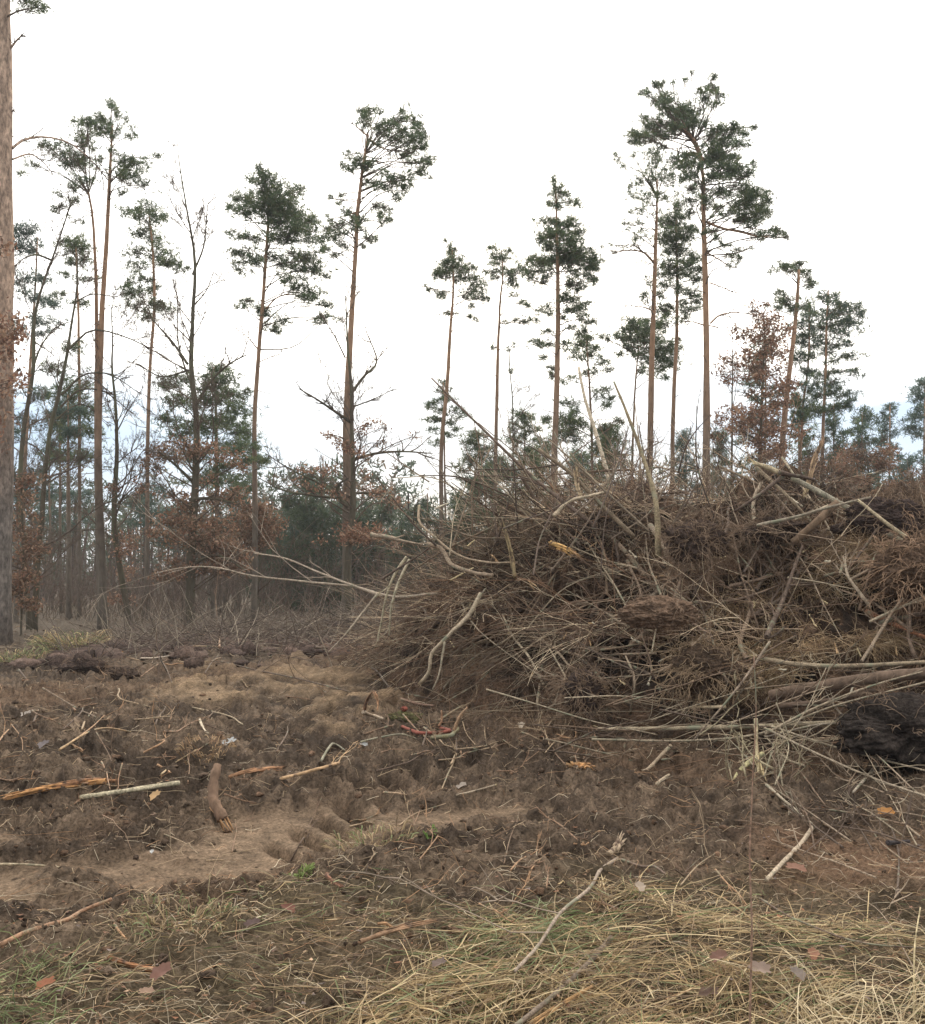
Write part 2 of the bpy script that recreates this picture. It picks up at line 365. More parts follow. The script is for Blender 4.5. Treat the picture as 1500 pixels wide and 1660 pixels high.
def trunk_obj(parent, base, pts3, r, material, sides=9, n=26, name='trunk', jit=.06):
    L = smooth_line(pts3, n); L[:, :2] += np.cumsum(R.normal(0, .012, (n, 2)), 0) * .5
    t = np.linspace(0, 1, n); rr = np.interp(t, np.linspace(0, 1, len(r)), r)
    rr[0] *= 1.25; rr[1] *= 1.08
    A = Acc(); V, q, _ = tubes(L[None], rr[None], sides, jit=jit); A.add(V - base, q, np.array([.13, .11, .09]))
    A.obj(name, material, parent, smooth=True); return L, rr

def bare_twigs(A, st, di, L, r, levels, base, col, kids=5, spread=.75, wob=.16, up=.05, k=6):
    """branch hierarchy for leafless crowns; returns tip points"""
    tips = []
    for lv in range(levels):
        Pn = wander(st, di, L, k, wob, -up); Rn = taper(r, k, .35)
        V, q, _ = tubes(Pn, Rn, 4 if lv == 0 else 3, cap=False); A.add(V - base, q, col * U(.85, 1.15))
        tips.append(Pn.reshape(-1, 3))
        if lv == levels - 1: break
        n = len(st); t = U(.25, 1, (n, kids)); i = np.clip((t * (k - 1)).astype(int), 0, k - 2)
        a = np.take_along_axis(Pn, i[..., None], 1); b = np.take_along_axis(Pn, (i + 1)[..., None], 1)
        f = (t * (k - 1) - i)[..., None]; s2 = a + (b - a) * f; d2 = unit(b - a) + R.normal(0, spread, (n, kids, 3))
        L2 = L[:, None] * U(.3, .62, (n, kids)) * (1.15 - .5 * t); r2 = np.maximum(r[:, None] * (.55 - .25 * t), .0045)
        st, di, L, r = s2.reshape(-1, 3), unit(d2).reshape(-1, 3), L2.ravel(), r2.ravel()
    return np.concatenate(tips)

def tree(name, label, cat, D, tr, w, pads, kind='pine', pal=None, dens=1.0, tuft=.13, limbs=True, bark=None, twig_col=(.13, .095, .07), extra=None, crown_half=None, group=None, stubs=8, bare=0, wf=.74):
    """tr: trunk polyline in photograph pixels from the ground up, seen at D metres; pads: foliage masses (px, py, rx, ry)"""
    pal = pal or GREEN; bark = bark or (M_pine if kind == 'pine' else M_oak)
    pts = P([p[0] for p in tr], [p[1] for p in tr], D)
    z0 = float(hterr(pts[0, 0], D, False)) - .12
    if pts[0, 2] > z0 + .05 or True: pts[0, 2] = z0
    base = pts[0].copy(); root = empty(name, base); tag(root, label, cat, group)
    px = D / F
    r = [max(a * wf, 1.6) * px / 2 for a in w]
    L, rr = trunk_obj(root, base, pts, r, bark)
    if len(pads):
        pads = np.array([p[:4] for p in pads], float)
        hw = crown_half or max(20, np.abs(pads[:, 0] - np.interp(pads[:, 1], [p[1] for p in tr[::-1]], [p[0] for p in tr[::-1]])).max()) + 10
        trx = np.interp(pads[:, 1], [p[1] for p in tr[::-1]], [p[0] for p in tr[::-1]])
        off = np.clip((pads[:, 0] - trx) / hw, -1, 1)
        dy = U(-1, 1, len(pads)) * np.sqrt(np.maximum(.05, 1 - off ** 2)) * hw * px * .8
        C = P(pads[:, 0], pads[:, 1], D + dy)
        A = Acc(); TW = Acc(); tot = []
        for c, (a, b, rx, ry) in zip(C, pads):
            rx3, rz3 = rx * px * 1.12, ry * px * 1.2; ry3 = rx3 * .9
            area = math.pi * rx * ry; ts = tuft / px       # tuft size in photo px
            n = max(7, int(area / (ts * ts * 1.0) * 4.7 * dens))
            ns = max(3, int(n / 6)); sc = unit(R.normal(0, 1, (ns, 3))) * U(.2, 1.05, (ns, 1))
            p = sc[R.randint(0, ns, n)] + R.normal(0, .34, (n, 3))
            p = c + p * np.array([rx3, ry3, rz3]); tot.append(p)
            # limb from trunk to mass
            if limbs:
                zz = c[2] - abs(c[0] - np.interp(c[2], L[:, 2], L[:, 0])) * (U(.0, .32) if kind == 'pine' else .5) - .1
                zz = min(max(zz, base[2] + .8), L[-2, 2])
                s0 = np.array([np.interp(zz, L[:, 2], L[:, 0]), np.interp(zz, L[:, 2], L[:, 1]), zz]); ln = np.linalg.norm(c - s0)
                if ln > .25:
                    mid = (s0 + c) / 2 + np.array([0, 0, .10 * ln]) + R.normal(0, .07 * ln, 3)
                    Lb = smooth_line(np.stack([s0, mid, c]), 8); r0 = min(.08 * np.interp(zz, L[:, 2], rr) + .007 * ln + .004, .5 * np.interp(zz, L[:, 2], rr))
                    la = Acc(); V, q, _ = tubes(Lb[None], np.linspace(r0, .009, 8)[None], 5, cap=False); la.add(V - base, q, np.array(twig_col))
                    la.obj('limb', M_twig, root, smooth=True)
                # twigs to the sub-clumps
                e = c + sc * np.array([rx3, ry3, rz3]); s1 = np.repeat(((s0 * .35 + c * .65) if ln > .25 else s0)[None], ns, 0)
                m = (s1 + e) / 2 + R.normal(0, .06, (ns, 3)); T = np.stack([s1, m, e], 1)
                V, q, _ = tubes(T, np.full((ns, 3), .006), 3, cap=False); TW.add(V - base, q, np.array(twig_col))
        pt = np.concatenate(tot); n = len(pt)
        if kind == 'pine':
            V, q = tufts(pt, tuft * U(.7, 1.3, n)); cc = np.repeat(colors(pal, n), 11 * 4, 0)
            A.add(V - base, q, cc); tag(A.obj('crown', M_needle, root), kind='stuff')
        else:
            k = 4; pt = np.repeat(pt, k, 0) + R.normal(0, tuft * .6, (n * k, 3))
            V, q = leaves(pt, tuft * .42 * U(.7, 1.3, n * k)); A.add(V - base, q, np.repeat(colors(pal, n * k), 4, 0))
            tag(A.obj('dry_leaves', M_leaf, root), kind='stuff')
        if TW.n: tag(TW.obj('twigs', M_twig, root), kind='stuff')
    if stubs or bare or extra:
        A = Acc()
        if stubs:       # snags of dead branches on the clear part of the trunk
            zz = U(base[2] + 1.5, L[-1, 2] - .5, stubs); s = np.stack([np.interp(zz, L[:, 2], L[:, 0]), np.interp(zz, L[:, 2], L[:, 1]), zz], 1)
            a = U(0, 2 * math.pi, stubs); d = np.stack([np.cos(a), np.sin(a), U(-.25, .5, stubs)], 1)
            bare_twigs(A, s, d, U(.25, 1.3, stubs), np.full(stubs, .013), 2, base, np.array(twig_col), kids=3, k=5)
        if bare:
            zz = U(base[2] + (L[-1, 2] - base[2]) * .22, L[-1, 2], bare); rel = (zz - base[2]) / (L[-1, 2] - base[2])
            s = np.stack([np.interp(zz, L[:, 2], L[:, 0]), np.interp(zz, L[:, 2], L[:, 1]), zz], 1)
            a = U(0, 2 * math.pi, bare); d = np.stack([np.cos(a), np.sin(a), .35 + .9 * rel + U(-.2, .3, bare)], 1)
            bare_twigs(A, s, d, (2.6 - 1.7 * rel) * U(.6, 1.2, bare), .034 - .022 * rel, 4, base, np.array(twig_col), kids=6, spread=.45, up=.05)
        tag(A.obj('twigs', M_twig, root), kind='stuff')
    for e in (extra or []):          # drawn single limbs (px polyline, widths px)
        q3 = P([p[0] for p in e[0]], [p[1] for p in e[0]], D + np.linspace(0, e[2] if len(e) > 2 else 0, len(e[0])))
        n = 12; Lb = smooth_line(q3, n); A = Acc(); r0 = e[1] * px / 2
        V, q, _ = tubes(Lb[None], np.linspace(r0, max(.3 * r0, .007), n)[None], 5, cap=False); A.add(V - base, q, np.array(twig_col))
        o = A.obj('limb', bark, root, smooth=True)
        B = Acc(); m = 9; i = R.randint(3, n - 1, m); d = unit(Lb[i] - Lb[i - 1]) + R.normal(0, .6, (m, 3))
        bare_twigs(B, Lb[i], d, U(.25, .5, m) * np.linalg.norm(Lb[-1] - Lb[0]) * .7, np.full(m, max(r0 * .4, .006)), 3, base, np.array(twig_col), kids=4, spread=.5, k=5)
        t = B.obj('twigs', M_twig, o); tag(t, kind='stuff')
    return root
#TREES
def z3(l, ox, oy, s): return [(ox + a / s, oy + b / s, c, d) for a, b, c, d in l]
# near pine cut by the left edge
tree('pine_tree', 'thick orange-barked pine trunk cut by the left edge, nearest tree', 'pine tree', 24,
     [(-4, 1040), (1, 800), (2, 600), (2, 300), (1, 0), (-6, -420)], [50, 52, 50, 46, 42, 30],
     [(45, 5, 24, 12), (62, 12, 14, 10), (20, -60, 60, 30), (-50, -90, 60, 40), (-30, -200, 70, 40), (30, -260, 60, 40), (-10, -380, 60, 40)],
     bark=M_pine_near, stubs=7, tuft=.10, extra=[([(14, 82), (30, 62), (38, 54)], 5), ([(17, 205), (20, 180), (24, 178)], 5), ([(22, 612), (30, 600), (34, 598)], 9), ([(12, 735), (4, 728), (13, 715)], 6),
     ([(20, 240), (40, 226), (75, 222), (115, 233), (150, 262), (175, 292)], 5, 3), ([(20, 258), (50, 250), (75, 268), (105, 310)], 3.5, 3)])
tree('oak_tree', 'brown-leaved oak twigs hanging over the thick pine trunk at the left edge', 'oak tree', 22,
     [(-60, 1050), (-58, 800), (-62, 600), (-66, 400)], [20, 17, 12, 6],
     [(5, 515, 22, 10), (18, 525, 16, 10), (5, 540, 25, 14), (28, 540, 16, 9), (8, 562, 22, 10), (2, 582, 12, 8), (15, 620, 20, 10), (35, 615, 10, 8), (5, 400, 18, 8), (-60, 480, 40, 40), (-70, 620, 50, 50), (-30, 700, 30, 30), (5, 635, 12, 8)],
     kind='oak', pal=BROWN, tuft=.15, dens=.8, stubs=0)
# twin stemmed pine
tree('pine_tree', 'tall slender pine with forked orange trunk and the highest crown on the left', 'pine tree', 30,
     [(167, 1022), (163, 850), (160, 700), (163, 590), (167, 480), (172, 400), (177, 300), (181, 200)], [21, 18, 16, 15, 12, 10, 8, 4],
     z3([(500, 470, 12, 8), (520, 500, 12, 8), (470, 520, 12, 8), (540, 545, 16, 8), (470, 570, 20, 10), (420, 550, 18, 7), (500, 590, 18, 9), (590, 610, 14, 6), (450, 600, 14, 6), (520, 680, 10, 5), (560, 720, 26, 10), (620, 730, 20, 9), (690, 712, 14, 5), (550, 770, 22, 10), (610, 790, 22, 9), (660, 830, 16, 8), (580, 800, 16, 7), (550, 870, 10, 8), (440, 720, 8, 6)], 0, 0, 2.766),
     dens=.85, tuft=.115, stubs=12)
tree('pine_tree', 'leaning pine stem beside the tallest left pine, crown arching over to the left', 'pine tree', 30.4,
     [(163, 1018), (159, 850), (157, 700), (158, 560), (155, 430), (150, 350), (143, 312), (128, 290)], [12, 13, 13, 12, 10, 8, 6, 4],
     z3([(200, 640, 18, 7), (250, 670, 24, 8), (300, 690, 28, 10), (340, 720, 26, 10), (380, 740, 20, 9), (290, 740, 18, 8), (150, 740, 18, 6), (110, 780, 14, 4), (350, 560, 18, 8), (390, 550, 14, 7), (370, 600, 22, 8), (410, 640, 16, 8), (380, 650, 16, 8), (350, 800, 16, 7), (310, 840, 14, 7), (400, 810, 16, 6), (260, 870, 12, 5), (260, 930, 14, 7), (330, 900, 14, 6), (340, 990, 18, 5)], 0, 0, 2.766),
     dens=.85, tuft=.115, stubs=12)
tree('bare_tree', 'leafless dark trunk, left stem of the V-shaped pair near the left edge', 'bare tree', 29,
     [(50, 1012), (40, 900), (33, 800), (38, 700), (54, 600), (60, 500), (87, 420), (108, 360), (123, 318)], [13, 12, 11, 10, 9, 8, 6, 4, 2],
     [], kind='oak', bare=13, stubs=0, extra=[([(85, 422), (60, 413), (40, 418), (24, 432)], 4, -1), ([(52, 600), (70, 555), (92, 530), (118, 520)], 4, 1), ([(57, 555), (78, 568)], 3), ([(45, 640), (60, 600), (90, 612)], 3)])
tree('bare_tree', 'leafless dark trunk, right leaning stem of the V-shaped pair near the left edge', 'bare tree', 29.3,
     [(56, 1014), (66, 880), (82, 700), (104, 600), (116, 520), (124, 470), (125, 415)], [14, 13, 11, 9, 8, 5, 3],
     [], kind='oak', bare=13, stubs=0, extra=[([(112, 565), (150, 535), (200, 545), (260, 575), (300, 600)], 4, 2), ([(100, 640), (140, 606), (170, 605), (230, 640)], 4, 1), ([(98, 660), (130, 632), (160, 632), (215, 670)], 4, 1), ([(90, 680), (130, 655), (180, 690)], 3, 1), ([(122, 490), (145, 478), (190, 482)], 3)])
tree('pine_tree', 'pale distant pine behind the thick left trunk, with flat bluish foliage', 'pine tree', 40,
     [(36, 1000), (40, 800), (50, 600), (60, 450), (62, 385)], [8, 8, 7, 5, 3],
     z3([(90, 1040, 24, 12), (130, 1030, 16, 8), (80, 1100, 22, 14), (140, 1120, 22, 12), (180, 1240, 22, 10), (100, 1260, 20, 14), (130, 1330, 26, 8), (200, 1350, 26, 9), (230, 1370, 14, 6), (210, 1450, 26, 8), (160, 1440, 14, 8), (190, 1500, 16, 7), (90, 1480, 16, 12)], 0, 0, 2.766) + [(60, 640, 20, 12), (40, 690, 22, 12)],
     pal=BLUEG, tuft=.15, dens=.9, stubs=4)
tree('pine_tree', 'thin pine with small dark tuft crown between leaning bare stem and forked pine', 'pine tree', 38,
     [(129, 998), (129, 800), (128, 600), (127, 500), (124, 395)], [8, 8, 7, 6, 3],
     z3([(330, 1080, 20, 10), (370, 1100, 20, 10), (310, 1120, 18, 8), (350, 1130, 18, 8), (330, 1180, 16, 8), (390, 1180, 16, 8), (400, 1250, 18, 6), (300, 1230, 14, 6), (270, 1320, 14, 7), (350, 1350, 18, 7)], 0, 0, 2.766)
     + [(105, 640, 30, 14), (130, 620, 25, 14), (100, 670, 26, 14), (140, 670, 30, 16), (110, 700, 30, 14), (150, 700, 20, 12), (90, 600, 18, 10), (120, 560, 18, 10), (95, 740, 26, 12), (135, 740, 26, 12)],
     tuft=.15, dens=1, stubs=5)
tree('pine_tree', 'slim pine with drooping layered crown right of the forked pine', 'pine tree', 36,
     [(236, 1003), (238, 850), (240, 700), (243, 600), (250, 480), (248, 420), (240, 340)], [10, 10, 9, 8, 7, 6, 3],
     z3([(600, 950, 20, 9), (650, 930, 20, 8), (700, 960, 20, 9), (650, 980, 24, 9), (740, 980, 12, 6), (640, 1040, 22, 10), (680, 1070, 24, 9), (730, 1110, 22, 9), (600, 1130, 20, 9), (680, 1160, 26, 9), (760, 1170, 20, 9), (820, 1215, 14, 7), (600, 1190, 20, 8), (640, 1250, 20, 9), (560, 1310, 20, 8), (620, 1320, 26, 9), (680, 1360, 22, 8), (740, 1380, 20, 8), (600, 1380, 20, 9), (660, 1430, 16, 10), (780, 1190, 18, 8), (570, 1270, 12, 7), (700, 1300, 18, 7)], 0, 0, 2.766),
     tuft=.135, dens=1.0, stubs=8)
tree('birch_tree', 'small leafless tree with fine upswept twigs between the forked pine and the big oak', 'bare tree', 30,
     [(213, 1022), (200, 950), (186, 850), (190, 720), (188, 660), (183, 600), (184, 540), (182, 500)], [14, 13, 12, 11, 8, 6, 4, 2],
     [(200, 870, 22, 8), (205, 890, 22, 12), (185, 790, 12, 8), (225, 790, 14, 8), (250, 760, 12, 6), (205, 930, 16, 10), (180, 970, 22, 8), (215, 975, 12, 6)], kind='oak', pal=BROWN, dens=.75, tuft=.12, bare=22, stubs=0)
# the oak with the reddish skirt of leaves
tree('oak_tree', 'slender oak with bare forked top and a russet skirt of dry leaves, left of centre', 'oak tree', 29,
     [(306, 1022), (308, 900), (314, 780), (316, 680), (306, 590), (309, 500), (312, 440), (297, 330), (285, 250)], [22, 20, 17, 15, 12, 9, 7, 4, 1.5],
     z3([(800, 500, 22, 9), (860, 480, 20, 8), (760, 520, 14, 8), (820, 540, 26, 8), (900, 520, 26, 9), (1000, 500, 18, 8), (1080, 530, 24, 8), (1150, 580, 20, 6), (720, 560, 12, 5), (1000, 660, 14, 8), (850, 730, 22, 9), (900, 780, 26, 9), (1040, 740, 30, 10), (1120, 740, 22, 8), (800, 850, 26, 9), (900, 860, 34, 12), (1000, 850, 34, 12), (1080, 900, 30, 12), (760, 900, 28, 9), (880, 930, 40, 14), (980, 940, 36, 14), (1080, 970, 32, 12), (1150, 1010, 24, 12), (1040, 1020, 34, 12), (820, 1040, 22, 8), (780, 1120, 26, 7), (870, 1110, 28, 8), (1000, 1090, 34, 10), (1100, 1080, 28, 10), (1180, 1060, 18, 9)], 0, 560, 3.0),
     kind='oak', pal=BROWN + PALEB, dens=.9, tuft=.135, bare=26, stubs=0,
     extra=[([(304, 590), (280, 555), (250, 520), (240, 500)], 5, 1), ([(316, 660), (340, 620), (372, 590), (400, 575)], 6, -1), ([(312, 445), (330, 400), (335, 350), (338, 320)], 4, .5), ([(310, 500), (335, 470), (346, 440)], 3, .5), ([(316, 640), (290, 560), (288, 480)], 4, 1), ([(312, 780), (280, 750), (255, 730)], 6, -1), ([(305, 920), (350, 900), (400, 925)], 6, -1.5), ([(308, 810), (345, 808), (380, 815)], 7, -1), ([(306, 600), (260, 610), (225, 590)], 4)])
tree('pine_tree', 'broad dark young pine right behind the russet oak', 'pine tree', 38,
     [(356, 1000), (354, 850), (352, 700), (348, 595)], [11, 10, 8, 3],
     [(348, 598, 18, 12), (362, 615, 22, 12), (340, 625, 24, 12), (375, 640, 24, 12), (300, 612, 24, 10), (275, 625, 20, 10), (290, 650, 26, 12), (345, 650, 36, 14), (385, 665, 24, 12), (370, 690, 36, 14), (330, 690, 34, 14), (300, 700, 30, 12), (395, 700, 20, 12), (270, 680, 18, 8), (390, 725, 30, 10), (350, 730, 40, 12), (310, 740, 30, 12), (408, 745, 22, 8), (375, 760, 40, 12), (400, 640, 10, 8), (335, 780, 40, 12), (395, 790, 25, 9)],
     tuft=.17, dens=1.25, stubs=0)
tree('pine_tree', 'lone dense-crowned pine standing between the russet oak and the tall leaning pine', 'pine tree', 32,
     [(412, 1010), (414, 800), (413, 700), (422, 560), (428, 470), (433, 400), (436, 350), (426, 272)], [14, 13, 12, 10, 9, 8, 7, 3],
     z3([(200, 370, 8, 8), (210, 400, 14, 8), (170, 415, 12, 6), (240, 430, 18, 8), (200, 450, 20, 8), (280, 450, 14, 8), (130, 510, 24, 10), (90, 500, 12, 6), (80, 550, 12, 8), (130, 570, 22, 9), (190, 520, 22, 12), (250, 500, 28, 14), (300, 520, 22, 14), (350, 480, 18, 9), (385, 468, 9, 5), (320, 560, 28, 14), (370, 590, 26, 14), (420, 600, 14, 9), (250, 560, 24, 14), (290, 610, 30, 14), (350, 640, 30, 10), (420, 650, 18, 9), (90, 665, 18, 6), (130, 680, 18, 5), (60, 655, 8, 4), (180, 690, 14, 5), (280, 685, 22, 8), (340, 690, 26, 7), (410, 690, 22, 6), (90, 740, 14, 7), (140, 745, 18, 7), (110, 790, 18, 7), (160, 780, 18, 7), (130, 830, 12, 6), (270, 760, 18, 9), (310, 800, 20, 9), (370, 760, 24, 10), (420, 780, 20, 10), (450, 820, 16, 9), (490, 840, 14, 6), (390, 820, 20, 8), (330, 860, 20, 8), (380, 900, 22, 8), (440, 920, 20, 9), (420, 950, 14, 7), (480, 980, 14, 8), (500, 1040, 16, 8), (470, 1065, 10, 5), (130, 960, 12, 7), (120, 990, 8, 6), (200, 1000, 12, 8), (225, 1020, 12, 9), (290, 1040, 14, 8), (240, 1080, 14, 8), (270, 1100, 8, 5)], 350, 140, 2.766)
     + [(405, 725, 22, 6), (420, 745, 18, 6), (400, 700, 12, 6)], tuft=.125, dens=1.2, stubs=12,
     extra=[([(432, 500), (450, 482), (480, 478), (505, 488)], 3), ([(418, 566), (400, 545), (382, 532)], 2.5), ([(422, 586), (450, 575), (462, 572)], 2)])
tree('pine_tree', 'tall leaning pine with orange trunk and lopsided tufted crown, left of centre', 'pine tree', 29,
     [(560, 1020), (562, 900), (563, 800), (562, 700), (568, 560), (575, 450), (583, 330), (590, 270), (598, 218)], [21, 19, 18, 17, 15, 12, 10, 8, 5],
     z3([(660, 125, 12, 8), (700, 110, 14, 8), (650, 150, 12, 7), (690, 170, 14, 9), (735, 120, 6, 6), (740, 170, 16, 10), (790, 150, 18, 8), (760, 220, 18, 9), (850, 100, 8, 7), (840, 140, 12, 8), (890, 150, 14, 8), (905, 190, 12, 10), (840, 190, 18, 9), (820, 240, 22, 9), (880, 240, 22, 10), (930, 220, 9, 8), (930, 270, 12, 8), (870, 290, 20, 9), (850, 320, 14, 7), (940, 320, 14, 9), (920, 350, 14, 8), (960, 345, 8, 5), (915, 385, 8, 6), (940, 395, 8, 5), (970, 410, 6, 3), (730, 260, 10, 6), (605, 310, 9, 8), (640, 320, 10, 7), (575, 350, 7, 8), (600, 380, 12, 6), (620, 355, 9, 6), (650, 360, 10, 8), (690, 340, 10, 6), (680, 380, 10, 6), (690, 430, 12, 7), (740, 390, 8, 6), (780, 400, 10, 8), (830, 410, 14, 8), (870, 420, 9, 8), (800, 450, 16, 8), (850, 465, 14, 7), (820, 500, 12, 7), (740, 460, 12, 7), (720, 440, 10, 6), (725, 540, 12, 7), (755, 540, 10, 6), (740, 570, 10, 6), (770, 590, 9, 7), (760, 615, 9, 4), (550, 490, 9, 5), (520, 505, 8, 4), (550, 525, 7, 4), (505, 590, 6, 7), (510, 640, 14, 8), (550, 620, 12, 9), (590, 570, 10, 8), (600, 610, 12, 8), (490, 680, 10, 8), (540, 690, 14, 9), (560, 660, 10, 6), (500, 740, 10, 6), (540, 760, 12, 5), (570, 720, 9, 7), (650, 600, 10, 7), (665, 640, 9, 5), (690, 680, 10, 8), (700, 700, 8, 5), (660, 720, 8, 5), (625, 590, 8, 8), (480, 735, 7, 5)], 350, 140, 2.766),
     tuft=.115, dens=1.05, stubs=16, extra=[([(598, 222), (586, 212), (573, 200)], 3), ([(598, 225), (620, 240), (645, 245)], 4), ([(585, 325), (575, 345), (562, 348)], 3), ([(592, 260), (615, 262), (637, 272)], 3)])
tree('oak_tree', 'oak growing against the leaning pine trunk, bare twigs above and sparse russet leaves below', 'oak tree', 28,
     [(566, 1024), (566, 900), (573, 820), (572, 700), (571, 620), (566, 560), (563, 480)], [20, 17, 14, 11, 8, 5, 2],
     z3([(500, 1560, 10, 4), (540, 1590, 12, 6), (580, 1620, 10, 8), (660, 1520, 14, 6), (700, 1510, 14, 5), (640, 1550, 10, 6), (750, 1530, 10, 5), (880, 1570, 9, 7), (740, 1600, 16, 5), (640, 1640, 20, 6)], 350, 140, 2.766)
     + z3([(450, 290, 14, 6), (560, 300, 20, 6), (640, 290, 18, 7), (350, 370, 10, 5), (440, 400, 14, 6), (560, 430, 14, 5), (640, 470, 14, 5), (700, 490, 12, 6), (870, 420, 26, 6), (950, 440, 22, 8), (1020, 450, 20, 7), (1060, 500, 20, 6), (1130, 540, 16, 7), (880, 310, 12, 8), (900, 200, 8, 6), (720, 720, 20, 8), (800, 740, 26, 12), (880, 770, 26, 10), (950, 740, 22, 9), (700, 790, 24, 9), (820, 800, 24, 9), (1000, 780, 20, 9), (1110, 840, 14, 8), (760, 100, 12, 7), (620, 20, 10, 6)], 400, 700, 4.61),
     kind='oak', pal=BROWN, dens=.5, tuft=.11, bare=12, stubs=0,
     extra=[([(570, 685), (545, 668), (515, 648), (485, 630)], 6, -1), ([(568, 640), (590, 610), (610, 590), (598, 545)], 6, 1), ([(572, 660), (610, 645), (640, 630)], 3), ([(572, 745), (610, 735), (650, 732), (700, 735)], 6, 1), ([(564, 822), (548, 800), (550, 785), (565, 775)], 8, -.5), ([(549, 805), (520, 785), (470, 760), (430, 735)], 4, -2), ([(550, 808), (500, 802), (460, 795), (420, 775)], 4.5, -2), ([(572, 800), (610, 800), (640, 815), (660, 826)], 5, 1), ([(560, 580), (540, 540), (520, 510)], 3)])
# middle distance, right half
tree('pine_tree', 'slim pine with pale pointed crown, left of the two thin pines above the heap', 'pine tree', 36,
     [(712, 1004), (716, 820), (716, 740), (724, 640), (730, 540), (735, 470), (733, 405)], [10, 10, 9.5, 9, 8, 6, 2],
     z3([(225, 300, 3, 5), (245, 330, 6, 7), (265, 345, 6, 4), (250, 365, 10, 6), (285, 380, 12, 6), (220, 400, 9, 6), (260, 410, 18, 9), (200, 440, 16, 7), (190, 465, 14, 6), (240, 450, 18, 8), (300, 430, 16, 8), (350, 425, 12, 5), (270, 480, 18, 7), (330, 470, 20, 9), (370, 500, 16, 8), (350, 530, 18, 7), (390, 560, 16, 6), (410, 575, 8, 4), (150, 520, 10, 4), (190, 535, 14, 5), (215, 555, 12, 5), (320, 560, 14, 5), (220, 630, 12, 3), (265, 635, 8, 4), (345, 600, 6, 6), (345, 650, 8, 5), (370, 660, 6, 3)], 640, 280, 2.766),
     tuft=.11, dens=1.1, stubs=14, pal=GREEN)
tree('pine_tree', 'small bushy pine crossed by the foot of the slim pale-crowned pine', 'pine tree', 40,
     [(724, 997), (722, 850), (720, 740), (718, 620)], [5, 5, 4, 2],
     z3([(210, 945, 8, 6), (215, 980, 12, 5), (180, 1030, 14, 6), (230, 1020, 14, 7), (160, 1055, 10, 5), (270, 1070, 14, 6), (210, 1070, 16, 6), (290, 1100, 14, 6), (150, 1105, 14, 4), (200, 1110, 12, 5), (250, 1120, 12, 6), (180, 1150, 12, 5), (240, 1180, 14, 5), (190, 1210, 14, 5), (270, 1150, 10, 5)], 640, 280, 2.766),
     tuft=.14, stubs=3)
tree('pine_tree', 'thinnest tall pine with small sparse crown, left of the tall pointed pine', 'pine tree', 36,
     [(803, 1004), (804, 800), (806, 620), (808, 540), (812, 470), (815, 450), (812, 405)], [10, 9.5, 9, 8, 7, 5, 2],
     z3([(430, 340, 8, 5), (460, 365, 12, 7), (510, 360, 10, 5), (500, 385, 14, 7), (450, 410, 12, 7), (470, 440, 14, 7), (540, 430, 16, 7), (570, 440, 8, 5), (520, 460, 12, 6), (410, 435, 8, 4), (460, 470, 10, 6), (520, 490, 12, 7), (550, 505, 8, 4), (530, 550, 10, 4), (570, 585, 10, 4), (610, 595, 8, 4), (500, 665, 5, 3), (540, 655, 7, 3), (600, 665, 13, 7), (640, 660, 6, 3), (440, 780, 8, 4)], 640, 280, 2.766),
     tuft=.11, dens=1.1, stubs=16)
tree('bare_tree', 'very thin bare sapling stem with a few pine-like tufts just right of the thinnest pine', 'bare tree', 38,
     [(833, 1000), (832, 700), (831, 640), (827, 600), (826, 568)], [5, 5, 4, 3, 2], [(820, 568, 6, 4), (836, 562, 6, 4), (828, 602, 5, 6)], bare=7, stubs=0, tuft=.12, bark=M_oak, limbs=False)
tree('pine_tree', 'tall pointed pine with dense conical crown above the middle of the heap', 'pine tree', 32,
     [(900, 1010), (899, 860), (900, 740), (903, 640), (905, 560), (905, 450), (904, 380), (901, 300)], [20, 19, 17, 13, 12, 10, 7, 2],
     z3([(715, 25, 5, 6), (715, 60, 9, 5), (750, 80, 9, 6), (720, 100, 14, 6), (760, 110, 10, 5), (790, 130, 14, 7), (815, 150, 8, 5), (700, 135, 10, 5), (740, 150, 14, 6), (700, 220, 18, 7), (660, 220, 12, 5), (740, 240, 22, 9), (790, 235, 18, 9), (820, 270, 12, 9), (700, 270, 20, 9), (660, 300, 12, 8), (740, 300, 26, 11), (790, 310, 20, 10), (690, 340, 14, 8), (750, 350, 24, 12), (810, 350, 20, 10), (850, 350, 14, 8), (600, 390, 14, 6), (640, 400, 20, 8), (690, 390, 22, 10), (750, 400, 26, 10), (800, 390, 22, 12), (860, 390, 16, 9), (905, 385, 12, 8), (910, 420, 12, 7), (870, 420, 16, 7), (820, 440, 18, 8), (620, 440, 16, 7), (600, 470, 12, 6), (650, 490, 16, 6), (690, 450, 14, 7), (850, 480, 18, 7), (890, 490, 9, 5), (830, 520, 12, 9), (780, 500, 12, 8), (760, 560, 14, 7), (800, 570, 16, 6), (850, 590, 14, 6), (690, 600, 14, 5), (680, 630, 18, 5), (790, 620, 22, 6), (840, 600, 14, 6), (760, 655, 12, 4), (850, 650, 14, 5), (880, 680, 12, 6), (810, 690, 14, 4), (695, 712, 11, 4), (840, 720, 10, 5), (640, 770, 18, 5), (700, 775, 16, 5), (760, 765, 10, 4), (670, 830, 10, 4), (700, 880, 12, 5), (700, 910, 9, 6)], 640, 280, 2.766),
     tuft=.12, dens=1.2, stubs=10)
